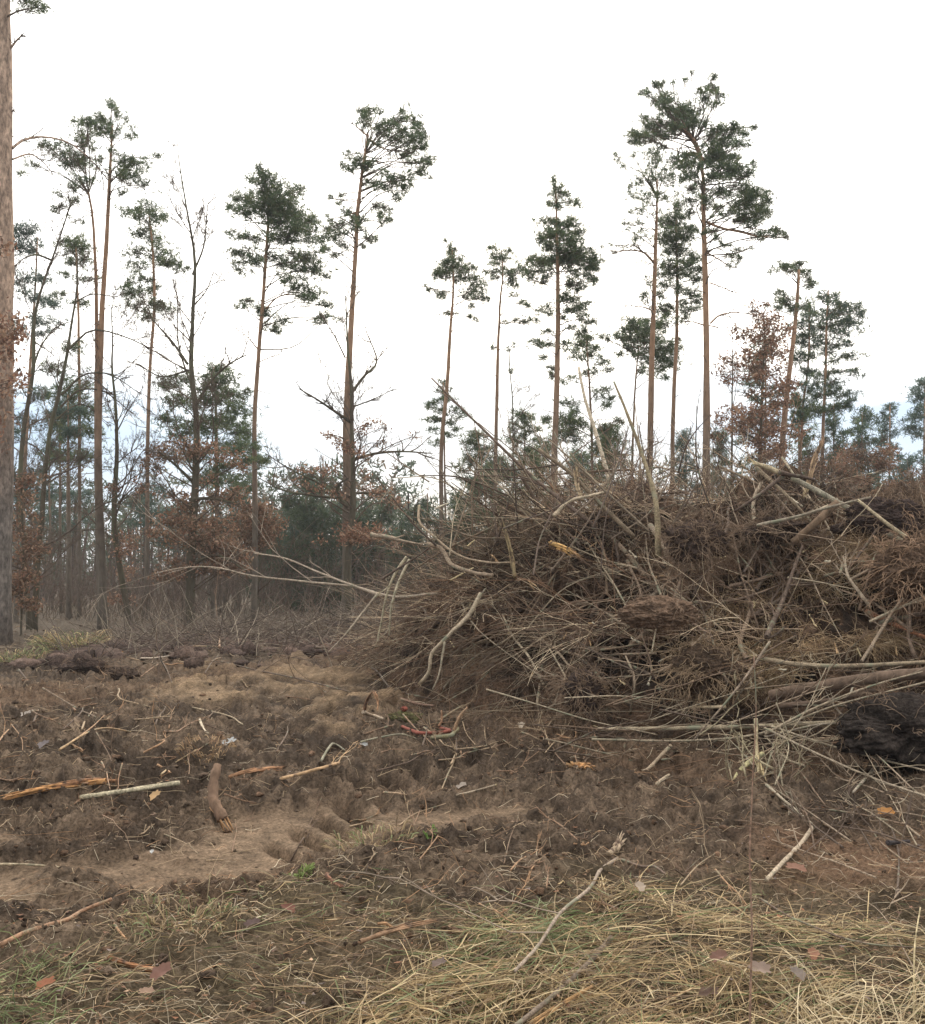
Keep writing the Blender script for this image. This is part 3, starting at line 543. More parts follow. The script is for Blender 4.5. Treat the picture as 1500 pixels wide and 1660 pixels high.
tree('pine_tree', 'shorter dark-tufted pine just right of the tall pointed pine', 'pine tree', 37,
     [(962, 1002), (960, 800), (958, 700), (954, 620), (949, 545)], [7, 7, 6, 5, 3],
     z3([(840, 730, 10, 5), (870, 740, 14, 5), (830, 760, 14, 6), (860, 780, 18, 7), (800, 800, 18, 5), (900, 790, 14, 5), (880, 820, 20, 6), (920, 850, 14, 7), (830, 830, 14, 5), (790, 930, 22, 4), (850, 900, 14, 4), (900, 890, 12, 4), (960, 890, 8, 4), (940, 970, 12, 5), (910, 1000, 10, 7), (970, 1010, 10, 7), (950, 1040, 10, 6), (1010, 1110, 9, 6), (780, 1040, 14, 7), (760, 1100, 22, 10), (800, 1060, 10, 6), (820, 1130, 18, 10), (680, 1110, 12, 6), (770, 1150, 26, 12), (780, 1190, 24, 12), (940, 1150, 20, 9), (980, 1190, 22, 12), (930, 1230, 22, 12), (990, 1260, 20, 12), (960, 1290, 20, 12)], 640, 280, 2.766),
     tuft=.14, dens=1.1, stubs=6)
tree('pine_tree', 'tall pine with loose see-through crown immediately left of the tallest right pine', 'pine tree', 33,
     [(1048, 1008), (1053, 800), (1055, 700), (1057, 600), (1062, 430), (1065, 350), (1066, 290)], [16, 15, 14, 13, 11, 8, 3],
     z3([(230, 450, 16, 9), (280, 460, 18, 9), (330, 520, 16, 9), (250, 500, 16, 9), (240, 550, 22, 10), (290, 570, 20, 10), (200, 560, 16, 7), (330, 570, 14, 10), (170, 590, 12, 6), (190, 640, 18, 8), (230, 640, 16, 8), (290, 640, 20, 8), (340, 640, 14, 8), (220, 700, 18, 8), (270, 720, 12, 7), (160, 710, 10, 5), (190, 760, 12, 6), (140, 750, 8, 5), (150, 780, 8, 4), (230, 790, 14, 6), (200, 810, 12, 6), (110, 480, 9, 6), (130, 500, 8, 5), (100, 460, 4, 4), (180, 460, 7, 6), (180, 850, 10, 4), (70, 855, 8, 4), (110, 870, 14, 4), (230, 920, 8, 3), (250, 1000, 8, 8), (240, 1080, 9, 9), (230, 1070, 8, 6)], 960, 80, 2.677),
     tuft=.11, dens=.62, stubs=14, extra=[([(1060, 425), (1045, 410), (1020, 405), (990, 412)], 4, .3), ([(1055, 502), (1040, 497), (1012, 496)], 2.5)])
tree('pine_tree', 'dark narrow-crowned pine on the reddish thin trunk between the two tall right pines', 'pine tree', 35,
     [(1088, 1004), (1090, 780), (1094, 620), (1098, 540), (1099, 470), (1097, 400), (1096, 335)], [12, 11, 10, 9, 8, 6, 3],
     z3([(375, 680, 12, 12), (360, 720, 16, 9), (390, 730, 10, 8), (310, 750, 12, 7), (340, 760, 18, 9), (380, 780, 22, 9), (320, 800, 20, 9), (420, 790, 14, 9), (300, 830, 16, 6), (350, 830, 22, 8), (400, 820, 16, 7), (340, 880, 18, 9), (390, 880, 22, 10), (440, 900, 14, 9), (320, 930, 16, 8), (370, 940, 22, 9), (420, 930, 18, 9), (460, 960, 12, 9), (300, 970, 12, 6), (350, 980, 20, 7), (410, 980, 16, 7), (460, 1000, 12, 8), (310, 1020, 16, 7), (360, 1040, 14, 9), (430, 1060, 16, 8), (300, 1070, 10, 6), (400, 1100, 16, 7), (460, 1090, 12, 7), (300, 1130, 16, 8), (330, 1110, 12, 6), (430, 1130, 18, 5), (460, 1130, 10, 4), (400, 1170, 10, 5), (320, 1190, 18, 8), (380, 1260, 6, 4)], 960, 80, 2.677),
     tuft=.12, dens=1.15, stubs=12)
tree('pine_tree', 'tallest and broadest pine, big spreading crown right of centre', 'pine tree', 30,
     [(1145, 1018), (1145, 860), (1145, 740), (1146, 600), (1144, 440), (1141, 330), (1137, 260), (1122, 222), (1110, 200)], [19, 18, 17, 16, 14, 13, 12, 8, 4],
     z3([(515, 130, 8, 6), (525, 165, 12, 8), (550, 205, 10, 6), (490, 185, 10, 6), (530, 240, 12, 6), (480, 220, 12, 6), (455, 185, 6, 4), (400, 140, 4, 4), (435, 105, 6, 3), (350, 145, 5, 3), (225, 185, 8, 6), (245, 210, 8, 5), (275, 165, 8, 5), (300, 165, 8, 6), (290, 215, 16, 8), (330, 215, 10, 7), (300, 240, 14, 6), (330, 270, 16, 8), (390, 250, 22, 9), (430, 270, 18, 10), (380, 300, 22, 10), (440, 310, 16, 8), (330, 320, 22, 9), (280, 330, 16, 8), (230, 300, 12, 6), (230, 340, 14, 6), (180, 360, 14, 6), (220, 380, 18, 7), (270, 370, 20, 8), (190, 400, 14, 6), (250, 400, 14, 5), (330, 370, 16, 7), (300, 430, 12, 5), (360, 340, 14, 7), (480, 320, 14, 8), (520, 340, 12, 7), (560, 350, 14, 7), (620, 335, 12, 6), (600, 370, 20, 8), (650, 360, 12, 6), (700, 335, 6, 5), (530, 390, 18, 8), (580, 410, 20, 8), (640, 410, 14, 7), (540, 440, 22, 10), (510, 470, 18, 10), (570, 470, 22, 9), (620, 470, 14, 7), (540, 510, 20, 10), (590, 520, 16, 8), (650, 520, 14, 7), (700, 500, 6, 5), (520, 560, 16, 8), (570, 560, 14, 7), (630, 550, 16, 8), (680, 550, 12, 8), (410, 460, 14, 8), (440, 500, 14, 8), (400, 510, 12, 7), (360, 490, 14, 8), (400, 560, 12, 8), (440, 560, 10, 8), (420, 600, 12, 8), (640, 600, 16, 8), (690, 610, 16, 9), (740, 640, 14, 7), (760, 660, 8, 7), (660, 650, 20, 10), (710, 660, 20, 11), (640, 690, 18, 9), (690, 710, 22, 11), (730, 710, 14, 10), (660, 740, 16, 7), (710, 755, 16, 7), (490, 620, 14, 7), (540, 620, 14, 6), (580, 640, 14, 6), (510, 660, 12, 6), (540, 690, 12, 6), (580, 710, 14, 6), (440, 660, 10, 8), (430, 710, 8, 5), (480, 690, 10, 5), (760, 800, 14, 5), (800, 790, 10, 5), (835, 800, 8, 6), (730, 815, 14, 4), (520, 790, 10, 5), (550, 810, 8, 5), (580, 850, 8, 5), (610, 900, 12, 5), (660, 860, 16, 3), (640, 910, 8, 3), (600, 940, 8, 3), (470, 800, 8, 4)], 960, 80, 2.677),
     tuft=.12, dens=1.35, stubs=8,
     extra=[([(1140, 258), (1120, 248), (1105, 262), (1098, 240)], 7, 1), ([(1138, 262), (1128, 232), (1115, 215), (1100, 205)], 8, -.5), ([(1146, 360), (1165, 368), (1200, 376), (1240, 384), (1262, 380)], 5, -.5), ([(1147, 410), (1165, 420), (1185, 432), (1195, 434)], 3), ([(1150, 458), (1172, 466), (1195, 476)], 2.5), ([(1152, 524), (1165, 512), (1185, 507), (1225, 510)], 3.5, .3), ([(1142, 527), (1125, 522), (1110, 520)], 3, .2), ([(1150, 528), (1160, 530), (1168, 534)], 2.5)])
tree('pine_tree', 'low rounded pine half hidden behind the pine with the loose crown', 'pine tree', 38,
     [(1024, 1000), (1027, 740), (1030, 640), (1036, 560)], [6, 6, 5, 3],
     z3([(180, 1175, 14, 6), (230, 1180, 16, 6), (150, 1210, 18, 8), (200, 1215, 20, 9), (260, 1210, 18, 9), (130, 1250, 18, 7), (180, 1260, 22, 9), (240, 1250, 22, 10), (290, 1250, 18, 10), (110, 1240, 12, 5), (170, 1300, 16, 8), (230, 1300, 20, 8), (290, 1300, 22, 10), (340, 1290, 16, 9), (200, 1340, 14, 6), (270, 1350, 20, 10), (330, 1340, 20, 10), (360, 1300, 10, 6), (300, 1390, 20, 9), (240, 1400, 14, 6), (350, 1370, 10, 6), (330, 1430, 10, 4), (130, 1330, 9, 4), (40, 1250, 8, 5), (70, 1260, 6, 5), (320, 1150, 14, 8)], 960, 80, 2.677),
     tuft=.15, dens=1.15, stubs=4)
tree('pine_tree', 'flat-topped pine with reddish leaning trunk above the broad brown oak', 'pine tree', 34,
     [(1262, 1005), (1266, 780), (1272, 680), (1281, 600), (1290, 520), (1295, 460), (1296, 437)], [17, 16, 15, 13, 11, 9, 6],
     z3([(785, 960, 8, 5), (820, 945, 12, 5), (850, 935, 12, 5), (880, 940, 12, 6), (905, 930, 8, 5), (850, 960, 14, 6), (940, 970, 8, 6), (950, 990, 10, 8), (935, 1020, 9, 6), (910, 970, 8, 5), (980, 1025, 9, 3), (830, 1060, 10, 6), (850, 1090, 16, 8), (820, 1100, 12, 7), (870, 1130, 14, 8), (930, 1110, 12, 6), (800, 1130, 12, 6)], 960, 80, 2.677),
     tuft=.13, dens=1.1, stubs=8)
tree('pine_tree', 'pine with layered crown and short flat side boughs, rightmost tall tree behind the heap', 'pine tree', 36,
     [(1330, 1004), (1332, 800), (1333, 700), (1337, 600), (1339, 520), (1341, 470)], [9, 9, 8, 7, 5, 3],
     z3([(1010, 1060, 9, 6), (1040, 1075, 9, 6), (1000, 1085, 14, 7), (1040, 1110, 18, 7), (1100, 1110, 14, 7), (1140, 1125, 12, 7), (1165, 1150, 8, 8), (1100, 1145, 20, 8), (1040, 1150, 18, 8), (1130, 1180, 20, 8), (1080, 1190, 20, 8), (1020, 1180, 18, 7), (1000, 1210, 14, 8), (1060, 1225, 18, 7), (1110, 1235, 18, 6), (1020, 1260, 16, 8), (1080, 1280, 20, 6), (1130, 1285, 12, 5), (1020, 1310, 14, 7), (1090, 1335, 18, 5), (1140, 1340, 13, 4), (1050, 1350, 14, 5), (1110, 1390, 16, 4), (1150, 1410, 13, 5), (1050, 1400, 14, 5), (1010, 1420, 14, 7), (1060, 1450, 20, 8), (1100, 1500, 18, 7), (1130, 1530, 10, 5), (1040, 1490, 16, 8), (970, 1440, 14, 7), (1000, 1500, 16, 8), (1100, 1560, 18, 7), (980, 1570, 16, 8)], 960, 80, 2.677),
     tuft=.14, dens=1.1, stubs=4, pal=BLUEG + GREEN)
tree('pine_tree', 'dark thin-stemmed pine between the reddish trunk and the rightmost tall pine', 'pine tree', 38,
     [(1296, 1000), (1298, 740), (1302, 660), (1310, 590), (1312, 500)], [7, 7, 6, 5, 3],
     z3([(940, 1120, 14, 7), (970, 1150, 14, 8), (930, 1170, 16, 8), (960, 1200, 18, 9), (900, 1200, 14, 7), (920, 1240, 18, 8), (970, 1250, 16, 8), (890, 1270, 14, 7), (940, 1290, 18, 9), (900, 1330, 18, 6), (960, 1330, 16, 7), (880, 1360, 14, 6), (920, 1400, 14, 6), (960, 1400, 12, 6), (910, 1460, 14, 7), (950, 1480, 14, 7), (900, 1540, 18, 8), (950, 1560, 18, 8), (920, 1610, 16, 8), (890, 1580, 10, 6)], 960, 80, 2.677),
     tuft=.15, dens=1.1, stubs=3, pal=BLUEG + GREEN)
tree('oak_tree', 'broad oak full of brown leaves in front of the reddish pine trunk on the right', 'oak tree', 31,
     [(1228, 1016), (1229, 800), (1233, 700), (1236, 640), (1238, 580), (1240, 520)], [14, 13, 10, 7, 5, 2],
     z3([(400, 60, 6, 5), (300, 70, 8, 5), (330, 110, 9, 6), (380, 150, 16, 7), (430, 190, 18, 7), (470, 150, 8, 5), (190, 220, 9, 6), (230, 260, 14, 7), (200, 290, 9, 5), (280, 280, 12, 7), (350, 230, 14, 7), (400, 240, 18, 8), (470, 230, 16, 8), (520, 260, 10, 8), (340, 300, 16, 7), (400, 310, 16, 7), (470, 320, 16, 8), (270, 380, 12, 6), (230, 430, 12, 6), (300, 420, 16, 7), (370, 400, 16, 8), (440, 400, 20, 8), (510, 400, 12, 8), (220, 480, 9, 5), (280, 500, 16, 8), (350, 490, 14, 8), (420, 480, 18, 7), (490, 500, 12, 8), (260, 580, 12, 6), (330, 560, 14, 7), (400, 560, 18, 7), (560, 590, 14, 9), (590, 640, 12, 8), (510, 640, 12, 8), (460, 620, 12, 8), (300, 660, 12, 6), (400, 680, 12, 7), (460, 720, 14, 7), (520, 730, 12, 7), (250, 800, 16, 7), (320, 810, 22, 8), (400, 800, 22, 8), (460, 780, 16, 8), (200, 860, 16, 6), (280, 880, 22, 8), (370, 870, 24, 9), (450, 880, 18, 8), (130, 930, 18, 6), (220, 930, 20, 6), (330, 940, 20, 6), (440, 950, 18, 9), (500, 930, 14, 8), (570, 920, 14, 7), (620, 950, 10, 6), (60, 960, 14, 6), (380, 1010, 18, 7), (320, 1040, 14, 7), (450, 1040, 18, 9), (250, 1000, 10, 6), (430, 1100, 18, 8), (380, 1120, 14, 7), (500, 1100, 14, 9), (540, 1060, 10, 7)], 1150, 480, 4.286),
     kind='oak', pal=BROWN, dens=.85, tuft=.13, stubs=0, bare=10,
     extra=[([(1229, 712), (1205, 700), (1198, 685)], 4), ([(1230, 712), (1248, 695), (1260, 680)], 4), ([(1233, 655), (1215, 640), (1190, 633)], 3)])
tree('oak_tree', 'narrow sapling oak with few brown leaves, left neighbour of the broad brown oak', 'oak tree', 33,
     [(1186, 1010), (1186, 800), (1187, 700), (1187, 620), (1187, 565)], [6, 6, 5, 4, 2],
     z3([(100, 430, 9, 6), (130, 460, 10, 6), (60, 510, 8, 5), (90, 550, 12, 7), (120, 590, 9, 5), (180, 480, 7, 5), (180, 410, 5, 5), (80, 830, 10, 6), (130, 800, 10, 5), (210, 780, 10, 6), (190, 840, 14, 6), (60, 880, 12, 6)], 1150, 480, 4.286),
     kind='oak', pal=BROWN, dens=.8, tuft=.12, stubs=0, bare=7)
for i, (lab, px0, ty, wd, D, pal) in enumerate([
    ('squat dark green pine filling the gap right of the rightmost tall pine', 1395, 668, 44, 42, BLUEG + GREEN),
    ('small pale pine with a pointed tip, second tree from the right edge', 1440, 655, 24, 48, BLUEG),
    ('bluish pine cut by the right edge of the view', 1496, 615, 40, 44, BLUEG),
    ('grey green young pine under the rightmost tall pine', 1352, 650, 30, 40, BLUEG + GREEN),
    ('hazy low pine directly left of the broad brown oak, behind the tallest trunk', 1168, 700, 26, 46, BLUEG + GREEN),
    ('loose young pine left of the thinnest pine trunk, above the heap twigs', 775, 700, 38, 41, GREEN),
    ('loose young pine between the thinnest pine and the tall pointed pine', 850, 670, 44, 40, GREEN),
    ('young pine close behind the tall pointed pine, left side of its trunk', 880, 720, 34, 44, GREEN),
    ('young pine filling the gap left of the low rounded pine', 985, 695, 30, 42, GREEN),
    ('dusky pine mostly hidden behind the broad brown-leaved oak', 1240, 545, 46, 39, GREEN),
    ('slender green pine left behind the low oak scrub, above the heap crest', 1296, 640, 34, 43, GREEN),
    ('hazy broad pine low between the tall pointed pine and the loose-crowned pine', 940, 735, 46, 47, GREEN + BLUEG),
    ('hazy broad pine behind the slim pale-crowned pine trunk', 800, 745, 50, 48, GREEN + BLUEG),
    ('small blue-grey pine between the loose-crowned pine and the tallest trunk', 1110, 700, 26, 46, BLUEG)]):
    pads = []; H = 880 - ty
    for k in range(34):
        f = (k + .5) / 34; hwf = wd * 1.25 * min(1, .15 + 1.2 * f); pads.append((px0 + U(-1, 1) * hwf, ty + H * f, wd * .30 + 3, 6 + wd * .06))
    tree('pine_tree', lab, 'pine tree', D, [(px0, 930 + 2672 / D), (px0 + 1, ty + H * .5), (px0 + 2, ty)], [7, 5, 2], pads, tuft=.16, dens=.75, stubs=2, pal=pal)
# round dark pines left of centre
for i, (lab, px0, ty, wd, D) in enumerate([
    ('round dark green pine behind the leaning pine trunk, its top left of the trunk', 520, 735, 68, 42),
    ('lower dark pine shoulder to the right of the leaning pine trunk', 615, 795, 46, 44),
    ('dark rounded pine rising behind the left end of the heap', 690, 795, 48, 40),
    ('dim olive pine left of the round dark pine, under its shoulder', 455, 805, 44, 46),
    ('small dark blue-green pine rising behind the upper left heap twigs', 745, 800, 36, 44)]):
    pads = []; H = 935 - ty
    for k in range(40):
        f = math.sqrt((k + .5) / 26); hwf = wd * math.sqrt(min(1, 1.9 * f)); pads.append((px0 + U(-1, 1) * hwf, ty + H * f * .95 + 8, wd * .3 + 4, 17))
    tree('pine_tree', lab, 'pine tree', D, [(px0, 930 + 2672 / D), (px0 + 1, ty + H * .5), (px0 + 2, ty + 4)], [8, 6, 2], pads, tuft=.2, dens=.9, stubs=0, pal=[(.088, .120, .068), (.108, .140, .080), (.090, .120, .088)])
for lab, px0, ty, wd, D, y0 in [
    ('russet low oak bush behind the right end of the heap', 1405, 728, 44, 36, 860), ('brown-leaved oak scrub between the rightmost tall pine and the heap crest', 1345, 745, 34, 34, 850),
    ('low brown oak scrub at the right edge above the heap', 1480, 770, 40, 35, 860), ('russet oak sapling between the thick left trunk and the bare pair', 34, 770, 22, 27, 985), ('dull brown oak scrub under the lone dense-crowned pine', 415, 822, 34, 33, 880)]:
    pads = [(px0 + U(-1, 1) * wd, U(ty, y0), 16, 8) for k in range(40)]
    tree('oak_bush', lab, 'oak bush', D, [(px0, 930 + 2672 / D), (px0 + 3, (ty + y0) / 2), (px0 - 2, ty)], [5, 4, 2], pads, kind='oak', pal=BROWN + PALEB, dens=.6, tuft=.13, stubs=0, bare=8)
# slim trunks deep in the left wood
DT = [(15, 640, 'darkest', 26, 9, 'pine tree'), (27, 760, '', 33, 12, ''), (85, 700, '', 44, 6, ''), (100, 640, '', 41, 8, ''), (112, 640, '', 36, 13, ''), (120, 800, '', 47, 7, ''), (228, 790, '', 46, 6, ''), (262, 800, '', 52, 6, ''), (345, 850, '', 36, 11, ''), (366, 840, '', 38, 13, ''), (384, 800, '', 40, 12, ''), (478, 830, '', 44, 7, ''), (497, 850, '', 48, 6, ''), (524, 830, '', 46, 7, ''), (440, 850, '', 50, 5, ''), (640, 850, '', 46, 5, ''), (75, 800, '', 52, 6, ''), (280, 830, '', 48, 8, '')]
LM = [(5, 'thick left trunk'), (50, 'V-shaped bare pair'), (160, 'forked pine'), (205, 'leafless birch'), (238, 'drooping slim pine'), (310, 'russet oak'), (415, 'lone dense-crowned pine'), (562, 'leaning pine')]
seen = set()
for px0, ty, _, D, wd, _2 in DT:
    k = min(LM, key=lambda a: abs(a[0] - px0)); ln = U(-6, 6)
    lab = ('stout' if wd > 10 else 'slim' if wd > 6 else 'very thin') + ' grey trunk ' + ('far back' if D > 42 else 'some way back') + ' in the wood, ' + ('right' if px0 > k[0] else 'left') + ' of the ' + k[1]
    while lab in seen: lab = lab.replace(' grey trunk', (' leaning' if 'leaning grey' not in lab else ' second') + ' grey trunk')
    seen.add(lab)
    tree('background_trunk', lab, 'tree', D, [(px0, 930 + 2672 / D), (px0 + ln, (ty + 960) / 2), (px0 + ln * 1.5, ty)], [wd, wd * .7, wd * .12],
         [(px0 + ln + U(-20, 20), ty + U(-4, 70), 15, 8) for k in range(8)], pal=BLUEG, dens=.7, tuft=.17, stubs=4, bare=5, group='slim trunks deep in the left wood')
# ------------------------------------------------------------------ undergrowth and the wood beyond
def ground_pts(n, u0, u1, v0, v1, f=hall):
    """n points on the ground spread evenly over a part of the view"""
    u = U(u0, u1, n); v = U(v0, v1, n); y = 1.6 * F / (v - 930); x = (u - 750) * y / F
    return x, y
def thicket():
    A = Acc(); n = 5200
    y = U(27, 50, n); x = U(-.62, .62, n) * y; 
    keep = (y > 31 + 4 * vn(x * .3, y * .2, 5)) | (x > 2); x, y = x[keep], y[keep]; n = len(x)
    z = hterr(x, y, False); st = np.stack([x, y, z], 1)
    d = np.stack([U(-.5, .5, n), U(-.3, .3, n), np.ones(n)], 1); L = U(.8, 2.8, n) * (.7 + .7 * vn(x * .4, y * .3, 7))
    Pn = wander(st, unit(d), L, 6, .16); V, q, c = tubes(Pn, taper(U(.006, .014, n), 6, .3), 3, False, colors([(.14, .11, .08), (.19, .145, .105), (.10, .08, .06), (.17, .115, .08)], n)); A.add(V, q, c)
    i = R.randint(2, 5, (n, 5)); s2 = np.take_along_axis(Pn, i[..., None], 1).reshape(-1, 3); d2 = unit(np.repeat(d, 5, 0) + R.normal(0, .8, (n * 5, 3)))
    P2 = wander(s2, d2, np.repeat(L, 5) * U(.2, .5, n * 5), 4, .2); V, q, c = tubes(P2, taper(np.full(n * 5, .006), 4, .5), 3, False, colors([(.14, .10, .082), (.18, .13, .105)], n * 5)); A.add(V, q, c)
    tag(A.obj('thicket', M_twig), 'dense leafless brown undergrowth between the trunks of the wood', 'undergrowth', kind='stuff')
thicket()
def far_wood():
    A = Acc(); n = 44000
    y = U(58, 150, n); x = U(-.75, .75, n) * y; hgt = 4.6 + 4.0 * fbm(x * .12, y * .05, 3, 3) + .02 * y
    z = hgt * U(0.0, 1, n) ** .8; z0 = hterr(x, y, False)
    keep = (fbm(x * .16, z * .35, 3, 6) > .34 + .12 * (z > 6.5)); x, y, z, z0 = x[keep], y[keep], z[keep], z0[keep]; n = len(x)
    V, q = tufts(np.stack([x, y, z + z0], 1), U(.28, .6, n), n=6, wid=.2)
    A.add(V, q, np.repeat(colors([(.085, .115, .078), (.075, .10, .068), (.15, .115, .08), (.11, .13, .09)], n), 24, 0))
    m = 900; yy = U(52, 110, m); xx = U(-.7, .7, m) * yy; s = np.stack([xx, yy, hterr(xx, yy, False)], 1)
    Pn = wander(s, unit(np.stack([U(-.06, .06, m), U(-.06, .06, m), np.ones(m)], 1)), U(3.5, 6, m), 5, .03); V, q, c = tubes(Pn, taper(U(.06, .13, m), 5, .4), 4, False, colors([(.16, .12, .10), (.12, .095, .08)], m)); A.add(V, q, c)
    tag(A.obj('far_woodland', M_needle), 'distant mixed woodland forming a low dark band on the horizon', 'woodland', kind='stuff')
far_wood()

# ------------------------------------------------------------------ lumps of earth and litter on the ground
def ico(sub=1):
    t = (1 + 5 ** .5) / 2
    v = [(-1, t, 0), (1, t, 0), (-1, -t, 0), (1, -t, 0), (0, -1, t), (0, 1, t), (0, -1, -t), (0, 1, -t), (t, 0, -1), (t, 0, 1), (-t, 0, -1), (-t, 0, 1)]
    f = [(0, 11, 5), (0, 5, 1), (0, 1, 7), (0, 7, 10), (0, 10, 11), (1, 5, 9), (5, 11, 4), (11, 10, 2), (10, 7, 6), (7, 1, 8), (3, 9, 4), (3, 4, 2), (3, 2, 6), (3, 6, 8), (3, 8, 9), (4, 9, 5), (2, 4, 11), (6, 2, 10), (8, 6, 7), (9, 8, 1)]
    v = [np.array(a, float) / np.linalg.norm(a) for a in v]
    for _ in range(sub):
        cache = {}; nf = []
        def mid(a, b):
            k = (min(a, b), max(a, b))
            if k not in cache: m = v[a] + v[b]; v.append(m / np.linalg.norm(m)); cache[k] = len(v) - 1
            return cache[k]
        for a, b, c in f:
            ab, bc, ca = mid(a, b), mid(b, c), mid(c, a); nf += [(a, ab, ca), (b, bc, ab), (c, ca, bc), (ab, bc, ca)]
        f = nf
    return np.array(v), np.array(f)
def lumps(A, cen, r, sub, pal, rough=.35):
    v, f = ico(sub); n = len(cen)
    V = v[None] * r[:, None, None] * U(.5, 1.35, (n, 1, 3)) * np.array([1, 1, .65]); V *= (1 + R.uniform(-rough, rough, (n, len(v), 1)))
    a = U(0, 6.28, n); c, s = np.cos(a)[:, None], np.sin(a)[:, None]; V = np.stack([V[..., 0] * c - V[..., 1] * s, V[..., 0] * s + V[..., 1] * c, V[..., 2]], -1) + cen[:, None]
    A.add(V, (f[None] + (np.arange(n) * len(v))[:, None, None]).reshape(-1, 3), np.repeat(colors(pal, n, .2), len(v), 0))
SOIL = [(.09, .063, .045), (.115, .08, .057), (.15, .108, .076), (.08, .055, .04), (.16, .10, .065)]
def clods():
    A = Acc()
    for n, sub, r0, r1 in ((3000, 1, .008, .030), (9000, 0, .004, .016)):
        x, y = ground_pts(n, -500, 2000, 990, 1720)
        u, v, lane, sand, rsand, grass, fg = masks(x, y); p = (1 - .92 * lane) * (1 - .85 * sand) * (1 - .75 * rsand) * (1 - .5 * grass) * (.3 + fbm(x * 1.5, y * 1.5, 3, 4))
        k = p > U(0, .8, n); x, y = x[k], y[k]; r = np.exp(U(math.log(r0), math.log(r1), len(x))) * np.interp(y, [3, 8, 20, 40], [.8, 1.3, 2.3, 3.5])
        lumps(A, np.stack([x, y, hall(x, y) + r * .1], 1), r, sub, SOIL, .38)
    tag(A.obj('soil_clods', M_clod), 'crumbly dark clods strewn over the churned earth', 'soil', kind='stuff')
clods()
def litter():
    A = Acc(); n = 17000
    x, y = ground_pts(n, -500, 2000, 985, 1720); u, v, lane, sand, rsand, grass, fg = masks(x, y)
    k = (1 - .8 * lane) * (1 - .8 * sand) * (.25 + fbm(x * 1.1, y * 1.1, 3, 14)) > U(.1, .9, n); x, y = x[k], y[k]; n = len(x)
    a = U(0, 6.28, n); sc = np.interp(y, [3, 8, 20, 40], [.75, 1.1, 1.9, 2.8])
    L = np.exp(R.normal(math.log(.12), .6, n)) * sc; d = np.stack([np.cos(a), np.sin(a), U(-.05, .35, n)], 1)
    Pn = wander(np.stack([x, y, hall(x, y) + .01], 1), d, L, 5, .22, .12); Pn[..., 2] = np.maximum(Pn[..., 2], hall(Pn[..., 0], Pn[..., 1]) + .004)
    V, q, c = tubes(Pn, taper(U(.0010, .0027, n) * sc, 5, .5), 3, False, colors([(.40, .29, .18), (.46, .35, .22), (.24, .16, .105), (.13, .09, .065), (.34, .20, .11), (.55, .46, .33)], n)); A.add(V, q, c)
    tag(A.obj('twig_litter', M_twig), 'fine roots, straws and twig scraps scattered over the churned earth', 'litter', kind='stuff')
    A = Acc(); n = 5200
    x, y = ground_pts(n, -500, 2000, 990, 1720); u, v, lane, sand, rsand, grass, fg = masks(x, y); k = (1 - .85 * lane) * (.2 + fbm(x * .9, y * .9, 3, 33)) > U(.15, .95, n); x, y, g2 = x[k], y[k], grass[k]; n = len(x)
    r = U(.008, .026, n) * np.interp(y, [3, 8, 20, 40], [.8, 1.1, 1.6, 2.6]); V, q = leaves(np.stack([x, y, hall(x, y) + .012], 1), r); V = V.reshape(n, 4, 3); V[..., 2] = hall(x, y)[:, None] + .006 + (g2 * U(0, .055, n))[:, None] + np.abs(V[..., 2] - V[..., 2].mean(1, keepdims=True)) * .35
    A.add(V, q, np.repeat(colors([(.25, .13, .08), (.33, .20, .12), (.16, .09, .065), (.42, .28, .18), (.30, .14, .075), (.22, .17, .15)], n), 4, 0))
    tag(A.obj('leaf_litter', M_leaf), 'small dead leaves and bark scraps scattered over the ground', 'litter', kind='stuff')
litter()
# ------------------------------------------------------------------ grass
def blades(A, x, y, L, az, lift, wid, col, k=5, curl=.5, layer=.05):
    n = len(x); t = np.linspace(0, 1, k)[None]
    a = az[:, None] + curl * R.normal(0, 1, (n, 1)) * t; seg = (L / (k - 1))[:, None]
    dx = np.cumsum(np.cos(a) * seg, 1) - np.cos(a[:, :1]) * seg; dy = np.cumsum(np.sin(a) * seg, 1) - np.sin(a[:, :1]) * seg
    X = x[:, None] + dx * (1 - .25 * lift[:, None]); Y = y[:, None] + dy * (1 - .25 * lift[:, None])
    H = hall(X, Y); Z = np.maximum(H, H[:, :1]) * .6 + H[:, :1] * .4
    Z = np.maximum(Z, H) + U(0, layer, (n, 1)) + (L * lift)[:, None] * np.sin(np.minimum(t * 2.3, 3)) * .8 + .004
    Pc = np.stack([X, Y, Z], -1); T = unit(np.gradient(Pc, axis=1)); rv = unit(R.normal(0, 1, (n, 1, 3)) + np.array([0, 0, 1.2])); sd = unit(np.cross(T, rv)) * (wid[:, None] * np.array([.7] + [1] * (k - 2) + [.15])[None])[..., None]
    V = np.stack([Pc - sd, Pc + sd], 2); idx = np.arange(n * k * 2).reshape(n, k, 2)
    q = np.stack([idx[:, :-1, 0], idx[:, :-1, 1], idx[:, 1:, 1], idx[:, 1:, 0]], -1).reshape(-1, 4); A.add(V, q, np.repeat(col, k * 2, 0))
STRAW = [(.56, .42, .23), (.47, .34, .185), (.68, .54, .32), (.38, .27, .15), (.27, .19, .11), (.18, .125, .08)]
DULL = [(.36, .265, .155), (.27, .19, .115), (.44, .33, .19), (.24, .19, .10), (.19, .13, .085)]
GRN = [(.16, .19, .075), (.21, .25, .11), (.12, .15, .06), (.27, .29, .15)]
